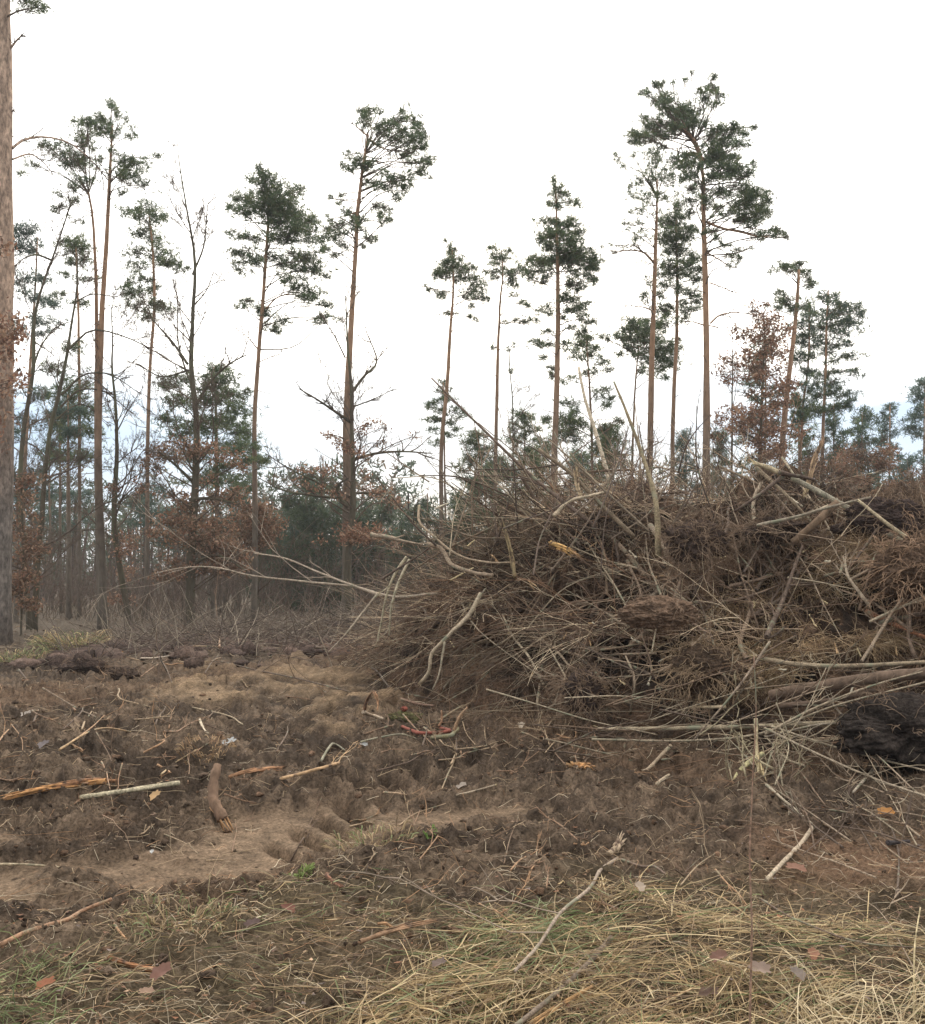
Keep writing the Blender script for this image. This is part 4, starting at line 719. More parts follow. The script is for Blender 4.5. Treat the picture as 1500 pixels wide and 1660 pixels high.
def grass():
    A = Acc(); n = 76000
    x, y = ground_pts(n, -500, 2000, 1380, 1800)
    u, v, lane, sand, rsand, g, fg = masks(x, y)
    th = sstep(0, 60, v - np.interp(u, [-500, 500, 600, 760, 950, 1100, 1300, 1500, 2000], [1800, 1650, 1585, 1500, 1415, 1405, 1450, 1520, 1520])) * (u > 450)
    cl = fbm(x * 2.1, y * 2.1, 3, 51); p = g * (.42 + .52 * th) * (.08 + 1.1 * sstep(.40, .56, cl)) * np.where((u > 1120) & (v < 1590), .42, 1) * (1 - .75 * sstep(.53, .60, fbm(x * 1.9 + 3, y * 1.9, 4, 57)))
    k = p * (.35 + .65 * th) > U(0, 1, n); x, y, th, u, v, cl = x[k], y[k], th[k], u[k], v[k], cl[k]; n = len(x)
    az = .55 + 1.2 * (fbm(x * .9, y * .9, 2, 52) - .5) * 4 + R.normal(0, .55, n) + math.pi * (U(0, 1, n) > .6) + (U(0, 1, n) < .5) * U(-1.6, 1.6, n)
    L = np.exp(R.normal(math.log(.105), .6, n)) * (.75 + .5 * th); lift = np.abs(R.normal(.02, .08, n))
    grn = (U(0, 1, n) < np.where(th > .5, .12, .14) + .30 * ((u < 140) & (v > 1560)) + .30 * (vn(x * 2.6, y * 2.6, 66) > .75))
    c = np.where((U(0, 1, n) < .15 + .75 * th)[:, None], colors(STRAW, n), colors(DULL, n)); c = np.where(grn[:, None], colors(GRN, n), c)
    blades(A, x, y, L, az, lift, U(.0009, .0025, n) * np.interp(y, [3, 6], [.85, 1.15]), c, layer=.03, curl=.16)
    # upright pale stalks close to the camera, lower right
    m = 1100; x, y = ground_pts(m, 1260, 2000, 1640, 1900); az = U(0, 6.28, m)
    blades(A, x, y, U(.15, .5, m), az, U(.15, .7, m), U(.001, .002, m), colors([(.70, .58, .38), (.60, .48, .30), (.52, .42, .26)], m), curl=.7)
    m = 260; x, y = ground_pts(m, -60, 130, 1580, 1720); blades(A, x, y, U(.07, .16, m), U(0, 6.28, m), U(.1, .7, m), U(.0012, .002, m), colors(GRN, m))
    tag(A.obj('grass', M_grass), kind='stuff', label='matted straw-coloured and green grass along the bottom of the view', cat='grass')
    # tussocks further back
    for lab, (pu, pv), rad, num, pal, hh in [('pale grass tuft on the clods at the left edge of the clearing', (118, 1048), .55, 520, STRAW + GRN, .38), ('low yellow-green tuft at the far left edge of the clearing', (18, 1072), .6, 420, GRN + GRN + STRAW, .16),
        ('green and straw tuft beside the dark soil ridge, lower left', (290, 1500), .26, 300, GRN + DULL + DULL, .06), ('bright green sprig of moss on the soil ridge', (488, 1430), .06, 200, [(.25, .32, .10), (.20, .25, .08)], .022), ('tiny green seedling on the brown lane edge', (697, 1357), .02, 26, [(.2, .32, .09)], .04),
        ('mixed grass tuft on the edge of the tan lane', (605, 1372), .28, 300, DULL + DULL + GRN, .07), ('reddish straw wisp in front of the bark-covered log', (335, 1213), .24, 160, [(.32, .20, .11), (.4, .28, .16)], .08)]:
        c0, _ = hit(pu, pv); T = Acc(); a = U(0, 6.28, num); rr = rad * np.sqrt(U(0, 1, num)); blades(T, c0[0] + np.cos(a) * rr, c0[1] + np.sin(a) * rr, U(.5, 1.3, num) * hh, a + R.normal(0, .5, num), U(.2, .9, num), U(.0012, .0025, num) * (1 + c0[1] * .09), colors(pal, num), layer=.01)
        tag(T.obj('grass_tuft', M_grass, loc=c0), lab, 'grass tuft')
grass()

# ------------------------------------------------------------------ the heap of branches and root balls
def heap():
    root = empty('brush_heap', (4, 12, 0)); tag(root, 'large heap of uprooted stumps, soil and tangled brushwood on the right', 'brush heap'); off = np.array([4, 12, 0.])
    NX, NY = 620, 420
    s = np.linspace(0, 1, NX)[None]; t = np.linspace(0, 1, NY)[:, None]
    X = -2.4 + 15 * s ** 1.15 + 0 * t; foot = np.interp(X, [-2.2, -1.2, 0, 1, 2.4, 4, 6, 9], [17.5, 15.6, 12.9, 11.4, 10.0, 9.0, 8.3, 8.0])
    Y = foot - .5 + 9.8 * t ** 1.5
    Z = hall(X, Y); m = pile(X, Y); r = np.clip(m / .3, 0, 1)
    dy = -.55 * r * (vn3(X * 1.6, Y * 1.6, Z * 1.6, 3) - .5) * 1.6 - .28 * r * (vn3(X * 4.5, Y * 4.5, Z * 4.5, 4) - .5) - .10 * r * (vn3(X * 12, Y * 12, Z * 12, 4) - .5); dx = .5 * r * (vn3(X * 1.9 + 7, Y * 1.9, Z * 1.9, 6) - .5) + .2 * r * (vn3(X * 5 + 7, Y * 5, Z * 5, 6) - .5)
    Z = Z - .05 * (1 - r)
    for (pu, pv, rad, dep) in [(1150, 905, .34, .9), (1215, 960, .30, .8), (985, 985, .34, .8), (1350, 965, .30, .7), (1290, 1110, .40, .7), (1060, 1075, .36, .7), (880, 1000, .35, .8), (940, 900, .3, .7), (1430, 880, .35, .7), (1180, 1130, .3, .6), (800, 1060, .35, .6), (1290, 850, .3, .7), (1000, 1130, .3, .5), (1460, 1000, .35, .7)]:
        c0, _ = hit(pu, pv); g = np.exp(-((X - c0[0]) / rad) ** 2 - ((Z - c0[2]) / (rad * .62)) ** 2 - ((Y - c0[1]) / 1.0) ** 4); dy = dy + dep * g
    n1 = vn3(X * 1.2, Y * 1.2, Z * 1.6, 12)[..., None]; n2 = fbm(X * 5, Z * 5 + Y, 3, 13)[..., None]
    c = np.array([.036, .026, .020]) + (np.array([.155, .098, .064]) - np.array([.036, .026, .020])) * sstep(.38, .68, n1 * .5 + n2 * .5)
    A = Acc(); idx = np.arange(X.size).reshape(X.shape); q = np.stack([idx[:-1, :-1], idx[:-1, 1:], idx[1:, 1:], idx[1:, :-1]], -1).reshape(-1, 4)
    A.add(np.stack([X + dx, Y + dy, Z], -1) - off, q, c.reshape(-1, 3)); A.obj('heap_earth', M_clod, root, smooth=True)
    def surf(n, x0, x1, f0=.0, f1=.75):
        x = U(x0, x1, n); foot = np.interp(x, [-2.2, -1.2, 0, 1, 2.4, 4, 6, 9], [17.5, 15.6, 12.9, 11.4, 10.0, 9.0, 8.3, 8.0]); y = foot + U(f0, f1, n) * 6.5
        return x, y, hall(x, y)
    # fine roots and dead grass felt
    n = 11000; x, y, z = surf(n, -2, 9, 0, .8); kk = fbm(x * 1.6, y * 1.6 + z, 3, 71) > .47; x, y, z = x[kk], y[kk], z[kk]; n = len(x); p = np.stack([x, y - .12, z + .02], 1) + R.normal(0, .07, (n, 3)); d = unit(R.normal(0, 1, (n, 3)) + np.array([0, -.5, -.1]))
    Pn = wander(p, d, np.exp(R.normal(math.log(.22), .5, n)), 5, .38, .10); V, q, cc = tubes(Pn, taper(U(.0022, .005, n), 5, .5), 3, False, colors([(.13, .08, .052), (.18, .11, .068), (.28, .19, .12), (.085, .057, .04), (.22, .135, .08)], n)); A = Acc(); A.add(V - off, q, cc); tag(A.obj('roots', M_twig, root), kind='stuff')
    A = Acc()
    for (pu, pv, ru, rv, num) in [(a1, a2, a3, a4, int(a5 * .7)) for a1, a2, a3, a4, a5 in [(1385, 888, 70, 22, 1500), (1235, 1085, 45, 35, 1100), (1330, 940, 70, 25, 700), (1130, 1040, 60, 40, 900), (1430, 1040, 60, 14, 700), (1290, 1050, 50, 15, 600), (1180, 990, 50, 30, 500), (1240, 1000, 60, 60, 600), (1450, 880, 40, 40, 500), (1020, 870, 60, 30, 350)]]:
        c0, _ = hit(R.normal(pu, ru * .6, num), R.normal(pv, rv * .6, num)); d = unit(R.normal(0, 1, (num, 3)) * np.array([1, .5, .7]) + np.array([.1, -.45, -.25]))
        Pn = wander(c0 + np.array([0, -.05, .03]), d, U(.10, .32, num), 4, .18, .15); V, q, cc = tubes(Pn, taper(U(.0018, .0034, num), 4, .5), 3, False, colors([(.44, .31, .18), (.34, .23, .13), (.56, .42, .26), (.22, .145, .09)], num)); A.add(V - off, q, cc)
    tag(A.obj('dead_grass', M_twig, root), kind='stuff')
    # thin twigs
    A = Acc(); TWC = [(.15, .105, .078), (.29, .225, .165), (.10, .072, .055), (.46, .39, .29), (.19, .12, .08), (.09, .065, .052), (.36, .30, .22)]
    def add(st, d, L, r, wob, grav, kids=2, k=7):
        n = len(st); Pn = wander(st, unit(d), L, k, wob, grav); cc = colors(TWC, n) * (.45 + 1.15 * sstep(.36, .62, fbm(st[:, 0] * 1.1 + 5, st[:, 2] * 1.5 + st[:, 1] * .4, 3, 88)))[:, None] * np.array([1.06, 1, .93]); V, q, c = tubes(Pn, taper(r, k, .3), 3, False, cc); A.add(V - off, q, c)
        if kids:
            i = R.randint(2, k - 1, (n, kids)); s2 = np.take_along_axis(Pn, i[..., None], 1).reshape(-1, 3); d0 = np.repeat(Pn[:, -1] - Pn[:, 0], kids, 0)
            P2 = wander(s2, unit(unit(d0) + R.normal(0, .4, (n * kids, 3))), np.repeat(L, kids) * U(.2, .5, n * kids), 4, .14, grav); V, q, c = tubes(P2, taper(np.repeat(r, kids) * .55, 4, .5), 3, False, np.repeat(cc, kids, 0)); A.add(V - off, q, c)
    n = 1500; x, y, z = surf(n, -2, 9, 0, .85); kk = ((x < 2.2) | (U(0, 1, n) < .5)) & (fbm(x * 1.5, y * 1.5 + z, 3, 89) > .42); x, y, z = x[kk], y[kk], z[kk]; n = len(x); st = np.stack([x, y - .15, z + U(.0, .30, n)], 1); a = U(0, 6.28, n); add(st, np.stack([np.cos(a), -.35 + .6 * np.sin(a), U(-.5, .6, n)], 1), np.exp(R.normal(math.log(.75), .4, n)), U(.003, .0075, n), .11, .02)
    # left half: twigs leaning out to the left and upwards
    n = 850; x, y, z = surf(n, -1.2, 3.4, .1, .8); st = np.stack([x, y, z + .05], 1); add(st, np.stack([-.7 + R.normal(0, .85, n), R.normal(-.2, .6, n), .40 + R.normal(0, .45, n)], 1), U(.4, 1.6, n), U(.003, .0075, n), .09, .03, 3)
    n = 420; x, y, z = surf(n, .2, 4.2, .35, .85); st = np.stack([x, y, z], 1); add(st, np.stack([R.normal(-.15, .75, n), R.normal(-.1, .3, n), .8 + R.normal(0, .35, n)], 1), U(.4, 1.15, n), U(.003, .0065, n), .09, .01, 3)
    n = 230; x, y, z = surf(n, 3.5, 9, .35, .85); st = np.stack([x, y, z], 1); add(st, np.stack([R.normal(0, .9, n), R.normal(-.1, .4, n), .5 + R.normal(0, .3, n)], 1), U(.3, .9, n), U(.003, .007, n), .1, .03, 2)
    # left skirt reaching to the ground, and poles lying along the foot
    n = 460; x, y, z = surf(n, -1.7, 1.6, -.03, .5); st = np.stack([x + .3, y, z + U(.1, .5, n)], 1); add(st, np.stack([-1 + R.normal(0, .5, n), R.normal(-.6, .4, n), R.normal(-.25, .3, n)], 1), U(.6, 1.6, n), U(.0035, .008, n), .08, .05, 2)
    n = 260; x, y, z = surf(n, .5, 7, -.22, .15); st = np.stack([x + .3, y, z + U(.03, .35, n)], 1); add(st, np.stack([-1 + 2 * (U(0, 1, n) > .6) + R.normal(0, .3, n), R.normal(-.2, .35, n), R.normal(0, .2, n)], 1), U(.6, 1.9, n), U(.003, .007, n), .05, .04, 2)
    tag(A.obj('twigs', M_twig, root), kind='stuff')
    # low windrow of brush trailing off to the left behind the clearing
    A = Acc(); off2 = np.array([-2, 24, 0.]); n = 3600; x = U(-7.5, 2.5, n); y = 24 + .25 * x + R.normal(0, 2.2, n); hh = .75 * np.exp(-((y - 24 - .25 * x) / 2.2) ** 2) * np.clip((x + 8.5) / 6, .15, 1)
    z = hterr(x, y, False) + U(0, 1, n) * hh; d = unit(R.normal(0, 1, (n, 3)) * np.array([1, .6, .5])); Pn = wander(np.stack([x, y, z], 1), d, U(.5, 1.6, n), 5, .15); V, q, c = tubes(Pn, taper(U(.005, .012, n), 5, .4), 3, False, colors([(.15, .115, .09), (.20, .155, .12), (.11, .08, .065), (.28, .23, .17)], n)); A.add(V - off2, q, c)
    r2 = tag(empty('brush_windrow', off2), 'low grey-brown bank of brushwood stretching left behind the clearing', 'brush heap'); tag(A.obj('twigs', M_twig, r2), kind='stuff')
    B = Acc(); n = 700; x = U(-7.5, 2.5, n); y = 23 + .25 * x + R.normal(0, 1.9, n); r = U(.06, .22, n); lumps(B, np.stack([x, y, hterr(x, y, False) + r * .2], 1) - off2, r, 1, [(.10, .07, .058), (.13, .09, .072)], .3); tag(B.obj('soil_lumps', M_clod, r2), kind='stuff')
heap()

# ------------------------------------------------------------------ single poles, branches, roots and scraps
def stick(label, pts, wpx, c=(.24, .19, .14), name='branch', cat=None, lift=.6, tip=None, twigs=0, sides=7, n=18, m=None, end=.6, group=None, broken=True, jit=.1, head=None, wob=.0):
    """pts: photograph pixels (px, py[, distance]); without a distance the point rests on whatever lies there; lift: metres in front of that surface (heap) """
    pp = []; tm = None
    for p in pts:
        if len(p) == 3: pp.append(P(p[0], p[1], p[2]))
        else:
            h, t = hit(p[0], p[1]); on = pile(h[0], h[1]) > .12
            if tm is None: tm = float(hit(pts[len(pts) // 2][0], pts[len(pts) // 2][1])[1]) if len(pts[len(pts) // 2]) == 2 else float(t)
            if wpx < 6 and not .8 * tm < t < 1.25 * tm:
                t = min(max(t, .85 * tm), 1.18 * tm); h = P(p[0], p[1], t); g = float(hall(h[0], h[1]))
                if h[2] < g or not on: pp.append(np.array([h[0], h[1], g + .02])); continue
            pp.append(P(p[0], p[1], t - (lift if on else 0)) + (0 if on else np.array([0, 0, wpx / F * t * .42 + (.05 if (p[1] > 1425 and p[0] > 560) or p[1] > 1590 else 0)])))
    pp = np.array(pp); n = max(n, 4 * len(pts)); L = smooth_line(pp, n); kk = max(4, n // 4); wn = R.normal(0, (wob + .22) * min(wpx, 8) / F * L[:, 1].mean(), (kk, 3)) * .5; L += np.stack([np.interp(np.linspace(0, kk - 1, n), np.arange(kk), wn[:, a]) for a in range(3)], 1)
    r0 = wpx / F * L[:, 1].mean() / 2
    if all(len(p) == 2 for p in pts) and pile(L[:, 0], L[:, 1]).max() < .1: L[:, 2] += .7 * max(0, float((hall(L[:, 0], L[:, 1]) + r0 * .2 - L[:, 2]).max()))
    t = np.linspace(1, end, n); rr = r0 * .86 * t * (1 + R.uniform(-.07, .07, n)); base = L[0].copy(); A = Acc()
    if m is M_split and wpx > 6:      # torn wood: a core with fibres and slivers lying along it
        V, q, _ = tubes(L[None], rr[None] * np.linspace(.8, .5, n), 5, jit=.3); A.add(V - base, q, np.array(c) * .8)
        k = 11; st = R.randint(0, n // 2, k); en = np.minimum(n - 1, st + R.randint(n // 3, n, k)); offs = unit(R.normal(0, 1, (k, 3))) * r0 * U(.4, 1.0, (k, 1))
        Pk = np.stack([smooth_line(L[[a_, (a_ + b_) // 2, b_]] + o_ * np.array([[1], [.8], [1.5]]), 8) for a_, b_, o_ in zip(st, en, offs)])
        Rk = r0 * U(.12, .42, (k, 1)) * np.array([[.3, .8, 1, 1, .9, .7, .4, .1]]); V, q, cc = tubes(Pk, Rk, 4, True, np.array(c) * U(.5, 1.35, (k, 1)), jit=.3); A.add(V - base, q, cc)
    else:
        V, q, _ = tubes(L[None], rr[None], sides, jit=jit); A.add(V - base, q, np.array(c))
    o = A.obj(name, m or M_wood, smooth=(m is not M_split)); o.location = base
    tag(o, label, cat or name.replace('_', ' '), group)
    def frayed(P0, d, r, col):
        B = Acc(); k = 6; st = P0 + R.normal(0, r * .35, (k, 3)); Pn = wander(st - d * r * 3, unit(d + R.normal(0, .14, (k, 3))), r * U(3.5, 6.5, k), 4, .05); V, q, _ = tubes(Pn, taper(r * U(.25, .5, k), 4, .15), 4, True); B.add(V - base, q, np.array(col)); B.obj('broken_end', M_split, o)
    if tip: frayed(L[-1], unit(L[-1] - L[-3]), rr[-1], tip)
    if head: frayed(L[0], unit(L[0] - L[2]), rr[0], head)
    if twigs:
        B = Acc(); i = R.randint(n // 4, n - 1, twigs); d = unit(L[np.minimum(i + 1, n - 1)] - L[i - 1]) + R.normal(0, .45, (twigs, 3)); ll = np.linalg.norm(L[-1] - L[0])
        bare_twigs(B, L[i], d, ll * U(.15, .4, twigs), np.maximum(rr[i] * .5, .0025), 2, base, np.array(c), kids=3, spread=.4, k=5); tag(B.obj('side_twigs', M_twig, o), kind='stuff')
    return o
GY, BR, DK, OR, PL, OL, RD = (.26, .215, .16), (.215, .15, .105), (.105, .072, .054), (.46, .27, .14), (.66, .52, .32), (.24, .19, .115), (.33, .16, .09)
YW = (.74, .60, .34)
ST = [
 ('long grey-green pole slanting down to the right edge from the crossed poles on the crest', [(1285, 775, 11.6), (1361, 816, 11.2), (1442, 866, 10.7), (1520, 905, 10.3)], 11, (.30, .27, .20), dict(end=.9)),
 ('pale peeled pole end sticking out to the left from the top of the crossed poles', [(1272, 768, 11.5), (1248, 759, 11.6), (1222, 751, 11.7)], 12, (.42, .34, .22), dict(tip=YW)),
 ('slim brown pole running down from the pale pole end on the crest', [(1225, 756, 11.75), (1284, 812, 11.4), (1320, 850, 11.3)], 8, (.30, .23, .155), {}),
 ('dark stick propped under the crossed poles on the crest', [(1270, 770, 11.45), (1218, 812, 11.2), (1190, 830, 11.2)], 8, DK, {}),
 ('dark brown branch lying across the top of the long grey-green pole', [(1262, 764, 11.4), (1295, 772, 11.4), (1322, 776, 11.4)], 10, DK, {}),
 ('splintered upright stub standing highest on the right part of the heap', [(1308, 800, 11.9), (1313, 770, 11.9), (1320, 745, 11.9), (1333, 716, 11.9)], 11, (.52, .36, .22), dict(m=M_split, tip=(.45, .27, .16), head=PL)),
 ('short thick brown log leaning against the long grey-green pole', [(1357, 814, 10.9), (1325, 845, 10.8), (1285, 880, 10.9)], 15, (.20, .135, .088), dict(end=.95, m=M_bark)),
 ('pole with bright split end, parallel above the long grey-green pole', [(1510, 896, 10.2), (1440, 850, 10.4), (1394, 813, 10.6)], 9, (.36, .29, .19), dict(tip=(.85, .72, .45))),
 ('thin pole crossing the heap crest from lower left to the bright split end', [(1226, 852, 10.9), (1290, 838, 10.8), (1345, 822, 10.7), (1412, 806, 10.7)], 7, GY, {}),
 ('tall olive pole rising to a point above the middle of the heap', [(1068, 900, 11.0), (1062, 816, 11.2), (1041, 735, 11.6), (1018, 670, 11.8), (995, 618, 12)], 12, OL, dict(end=.35)),
 ('pale barkless snapped stem leaning among the twigs of the crest', [(995, 800, 16), (976, 735, 16.2), (958, 674, 16.4), (946, 630, 16.5), (938, 596, 16.6)], 9, (.55, .46, .34), dict(end=.55)),
 ('long dark branch pointing up left high above the left half of the heap', [(960, 850, 12.0), (871, 779, 12.2), (803, 714, 12.4), (748, 660, 12.6), (701, 613, 12.8)], 8, (.15, .105, .08), dict(end=.4, twigs=4)),
 ('brown branch with broken top sloping down right, below the long dark branch', [(1030, 870, 11.7), (965, 806, 12), (925, 766, 12.2), (875, 730, 12.4)], 9, (.20, .15, .10), dict(end=.8)),
 ('second thinner branch lying parallel just above the brown broken-top branch', [(1050, 858, 11.6), (985, 800, 11.9), (930, 748, 12.1), (890, 712, 12.3)], 5, (.22, .17, .12), dict(twigs=3)),
 ('pale splintered root fork standing in the twigs of the crest centre', [(944, 812, 12), (938, 785, 12.1), (935, 760, 12.1)], 9, (.55, .42, .27), dict(m=M_split, tip=PL)),
 ('bleached curved root lying across the crest centre', [(900, 836, 11.5), (925, 812, 11.6), (955, 805, 11.6), (978, 798, 11.7)], 8, (.46, .37, .26), {}),
 ('long bare branch reaching far out to the left over the clearing', [(707, 962, 14), (640, 968, 14.4), (578, 953, 14.8), (500, 943, 15.3), (407, 933, 15.8), (340, 919, 16.2), (290, 921, 16.5), (253, 929, 16.7)], 5.5, (.36, .29, .22), dict(end=.35, twigs=7)),
 ('upper forked branch reaching left, joining the long bare branch at the heap', [(620, 968, 14.5), (560, 944, 14.8), (512, 924, 15.2), (450, 903, 15.6), (413, 897, 15.8)], 5, (.36, .29, .22), dict(end=.5, twigs=4)),
 ('drooping pale shoot, left one of the bowed pair at the left end of the heap', [(659, 903, 14.2), (640, 930, 14.1), (625, 975, 14), (617, 1015, 14), (612, 1037, 14)], 6, (.42, .36, .25), dict(end=.6, twigs=3)),
 ('drooping pale shoot, right one of the bowed pair at the left end of the heap', [(664, 906, 14.1), (650, 935, 14), (636, 975, 13.9), (630, 1030, 13.9)], 6, (.44, .38, .27), dict(end=.6, twigs=3)),
 ('straight grey stick slanting down left from the bowed pale shoots to the ground', [(612, 962, 13.9), (571, 1015, 13.8), (534, 1058, 14)], 5, (.38, .31, .23), dict(head=PL)),
 ('thick bent pale branch hanging down to the ground, left foot of the heap', [(780, 962, 12.2), (755, 1003, 12.1), (722, 1036, 12.1), (699, 1062, 12.2), (696, 1088, 12.2), (682, 1106, 12.3)], 9, (.40, .32, .225), dict(end=.75, tip=PL)),
 ('thin forked shoot hanging right beside the bent pale branch', [(722, 1040, 12.0), (718, 1062, 12), (712, 1095, 12), (702, 1118, 12.1)], 5, (.40, .33, .24), {}),
 ('smooth arched branch on the upper left of the heap', [(692, 881, 13.2), (712, 888, 13.2), (735, 917, 13), (765, 926, 12.9), (800, 932, 12.7)], 9, (.34, .255, .18), dict(end=.7)),
 ('curved thin branch looping down from the upper left outline of the heap', [(680, 820, 13.6), (680, 845, 13.4), (699, 866, 13.2), (743, 900, 13), (790, 912, 12.8), (840, 912, 12.6)], 5, (.38, .29, .20), {}),
 ('light upright stump sliver standing on the left shoulder of the heap', [(835, 935, 12.1), (828, 890, 12.2), (815, 842, 12.4)], 9, (.38, .29, .16), dict(end=.6, m=M_split)),
 ('orange broken plank-like root in the upper middle of the heap', [(892, 880, 11.6), (918, 890, 11.5), (938, 900, 11.5)], 12, (.62, .38, .15), dict(m=M_split, name='split_root', tip=OR)),
 ('long straight pole with pale broken end along the foot of the heap', [(1530, 1160, 8.1), (1400, 1168, 8.5), (1230, 1177, 9.0), (1095, 1180, 9.4), (970, 1183, 9.8)], 10, (.31, .25, .17), dict(end=.9, tip=(.75, .6, .36))),
 ('grey pole lying just below the long straight pole near the right edge', [(1530, 1176, 8.0), (1430, 1177, 8.2), (1345, 1172, 8.5), (1240, 1195, 8.8)], 6, GY, dict(twigs=3)),
 ('very thin shoot bowed upward to the right edge from the foot of the heap', [(960, 1199, 9.8), (1130, 1201, 9.2), (1230, 1190, 8.9), (1345, 1147, 8.6), (1500, 1105, 8.2)], 5, (.33, .27, .19), {}),
 ('thickest dark log buried in the right side of the heap', [(1250, 1126, 9.4), (1365, 1108, 9.0), (1510, 1088, 8.6)], 24, (.16, .11, .078), dict(end=.9, m=M_bark, name='log')),
 ('brown log with grey upper side above the thickest dark log', [(1226, 1066, 9.8), (1307, 1077, 9.5), (1384, 1080, 9.2), (1510, 1073, 8.8)], 11, (.27, .21, .14), dict(head=YW)),
 ('dark slim log half hidden below the thickest dark log', [(1260, 1146, 9.2), (1340, 1136, 9.0), (1420, 1118, 8.9)], 12, (.13, .09, .065), dict(m=M_bark, name='log')),
 ('short pale pole end poking from the dark hollow at the foot of the heap', [(1176, 1145), (1114, 1148)], 7, (.45, .36, .24), dict(lift=.5)),
 ('reddish barked pole coming out of the heap at the right edge', [(1405, 990, 10.2), (1450, 1012, 10), (1510, 1038, 9.7)], 11, (.36, .17, .095), {}),
 ('greenish snapped stem hanging down left of the split twig clump', [(1236, 1222, 8.4), (1207, 1241, 8.3), (1191, 1263, 8.2), (1188, 1300, 8.1), (1190, 1326, 8.1)], 10, (.42, .37, .20), dict(end=.8, tip=YW)),
 ('upright stem at the centre of the split twig clump in front of the heap', [(1225, 1165, 8.6), (1227, 1219, 8.4), (1228, 1263, 8.2), (1225, 1305, 8.1)], 8, (.38, .31, .19), {}),
 ('bright splintered stump end in the split twig clump', [(1229, 1232, 8.3), (1238, 1272, 8.2), (1242, 1302, 8.1)], 10, (.78, .63, .36), dict(m=M_split, tip=(.85, .72, .45), head=YW)),
 ('grey twig running down right from the split twig clump', [(1243, 1285), (1280, 1318), (1317, 1350)], 6, (.36, .30, .22), dict(twigs=2)),
 ('straight grey stick lying on the brown soil below the split twig clump', [(1318, 1350), (1280, 1399), (1245, 1455)], 9, (.40, .32, .23), dict(end=.8, head=PL)),
 ('short grey stick on the ground near the right edge under the dark shade lump', [(1427, 1243), (1400, 1275), (1383, 1293)], 7, (.36, .30, .23), {}),
 ('brown stick with pale cut end at the heap foot, left of the twig clump', [(1089, 1210, 9.2), (1056, 1241, 8.9), (1023, 1270, 8.3)], 8, (.34, .26, .18), dict(tip=YW)),
 ('long thin branch drooping from the twig clump to the right edge', [(1240, 1180, 8.6), (1330, 1225, 8.1), (1420, 1262, 7.6), (1530, 1300, 7.0)], 5, (.31, .25, .18), dict(twigs=4)),
 ('second drooping branch just above the long thin one, ending at the right edge', [(1250, 1178, 8.7), (1360, 1212, 8.3), (1520, 1255, 7.8)], 5, (.33, .27, .19), dict(twigs=4)),
 ('thin dark stick crossing steeply in front of the heap hollow', [(1250, 1040, 9.2), (1200, 1110, 9.1), (1125, 1200, 9.1)], 5, (.30, .23, .17), {}),
 ('pale twig pair rising from the twig clump to the upper right', [(1240, 1190, 8.6), (1330, 1145, 8.7), (1420, 1110, 8.7), (1500, 1088, 8.6)], 5, (.34, .27, .19), dict(twigs=3)),
 ('wedge of light wood at the upper end of the long grey stick in the grass', [(987, 1394), (1000, 1378), (1013, 1360)], 15, (.50, .38, .26), dict(m=M_split, name='wood_chunk', end=.3)),
 ('long grey stick lying across the grass at the bottom centre', [(1000, 1400), (972, 1436), (950, 1473), (910, 1507), (873, 1563), (835, 1605)], 8, (.32, .25, .19), dict(twigs=2)),
 ('dark stick with pale tip lying right of the wood wedge', [(1005, 1400), (1040, 1412), (1060, 1427), (1080, 1441)], 6, (.17, .12, .09), dict(tip=YW)),
 ('thick dark grey branch cut by the bottom edge', [(990, 1522, 4.35), (950, 1565, 4.08), (890, 1620, 3.75), (820, 1675, 3.45)], 13, (.18, .135, .10), {}),
 ('orange split lath lying along the thick dark grey branch at the bottom edge', [(960, 1600, 3.85), (905, 1630, 3.66), (850, 1668, 3.48)], 8, (.60, .36, .17), dict(m=M_split, name='split_root')),
 ('orange-brown peeled stick lying in the grass at the bottom centre', [(583, 1553), (637, 1533), (677, 1520), (715, 1515)], 11, (.36, .22, .13), dict(m=M_split, twigs=0)),
 ('short side prong beside the orange-brown peeled stick', [(611, 1520), (628, 1519), (641, 1529)], 7, (.44, .26, .14), dict(m=M_split)),
 ('brown stick slanting up from the lower left edge onto the soil ridge', [(-12, 1550), (43, 1523), (100, 1503), (150, 1480), (180, 1468)], 9, (.30, .175, .105), dict(end=.8)),
 ('rusty chunk of bark in the grass at the lower left', [(177, 1560), (215, 1574), (262, 1580)], 15, (.36, .18, .09), dict(m=M_split, name='bark_chunk', end=.7)),
 ('short dark-barked log with orange cut foot standing in the left foreground soil', [(353, 1240, 7.1), (346, 1268, 7.02), (347, 1298, 6.95), (359, 1328, 6.9)], 16, (.21, .135, .09), dict(m=M_bark, name='log', end=1.3, sides=9, jit=.2, tip=(.45, .26, .13))),
 ('pale stick with shattered orange butt on the left foreground soil', [(290, 1275), (250, 1281), (200, 1288), (130, 1297)], 9, (.44, .38, .26), dict(end=1.1)),
 ('long shattered orange splinters at the left end of the pale stick', [(170, 1284), (110, 1290), (60, 1300), (8, 1313)], 13, (.58, .31, .13), dict(m=M_split, name='split_root', tip=OR, end=.5)),
 ('rust-coloured bark slab above the shattered splinters on the left', [(190, 1276), (140, 1276), (75, 1292), (5, 1308)], 9, (.40, .21, .11), dict(m=M_split, name='bark_slab')),
 ('bark slab with orange edge right of the short dark-barked log', [(370, 1266), (410, 1256), (457, 1251)], 9, (.40, .22, .12), dict(m=M_split, name='bark_slab')),
 ('orange root with forked tip lying in the middle foreground', [(455, 1272), (480, 1266), (510, 1258), (540, 1246)], 6, (.52, .34, .19), dict(m=M_split, name='root', twigs=2)),
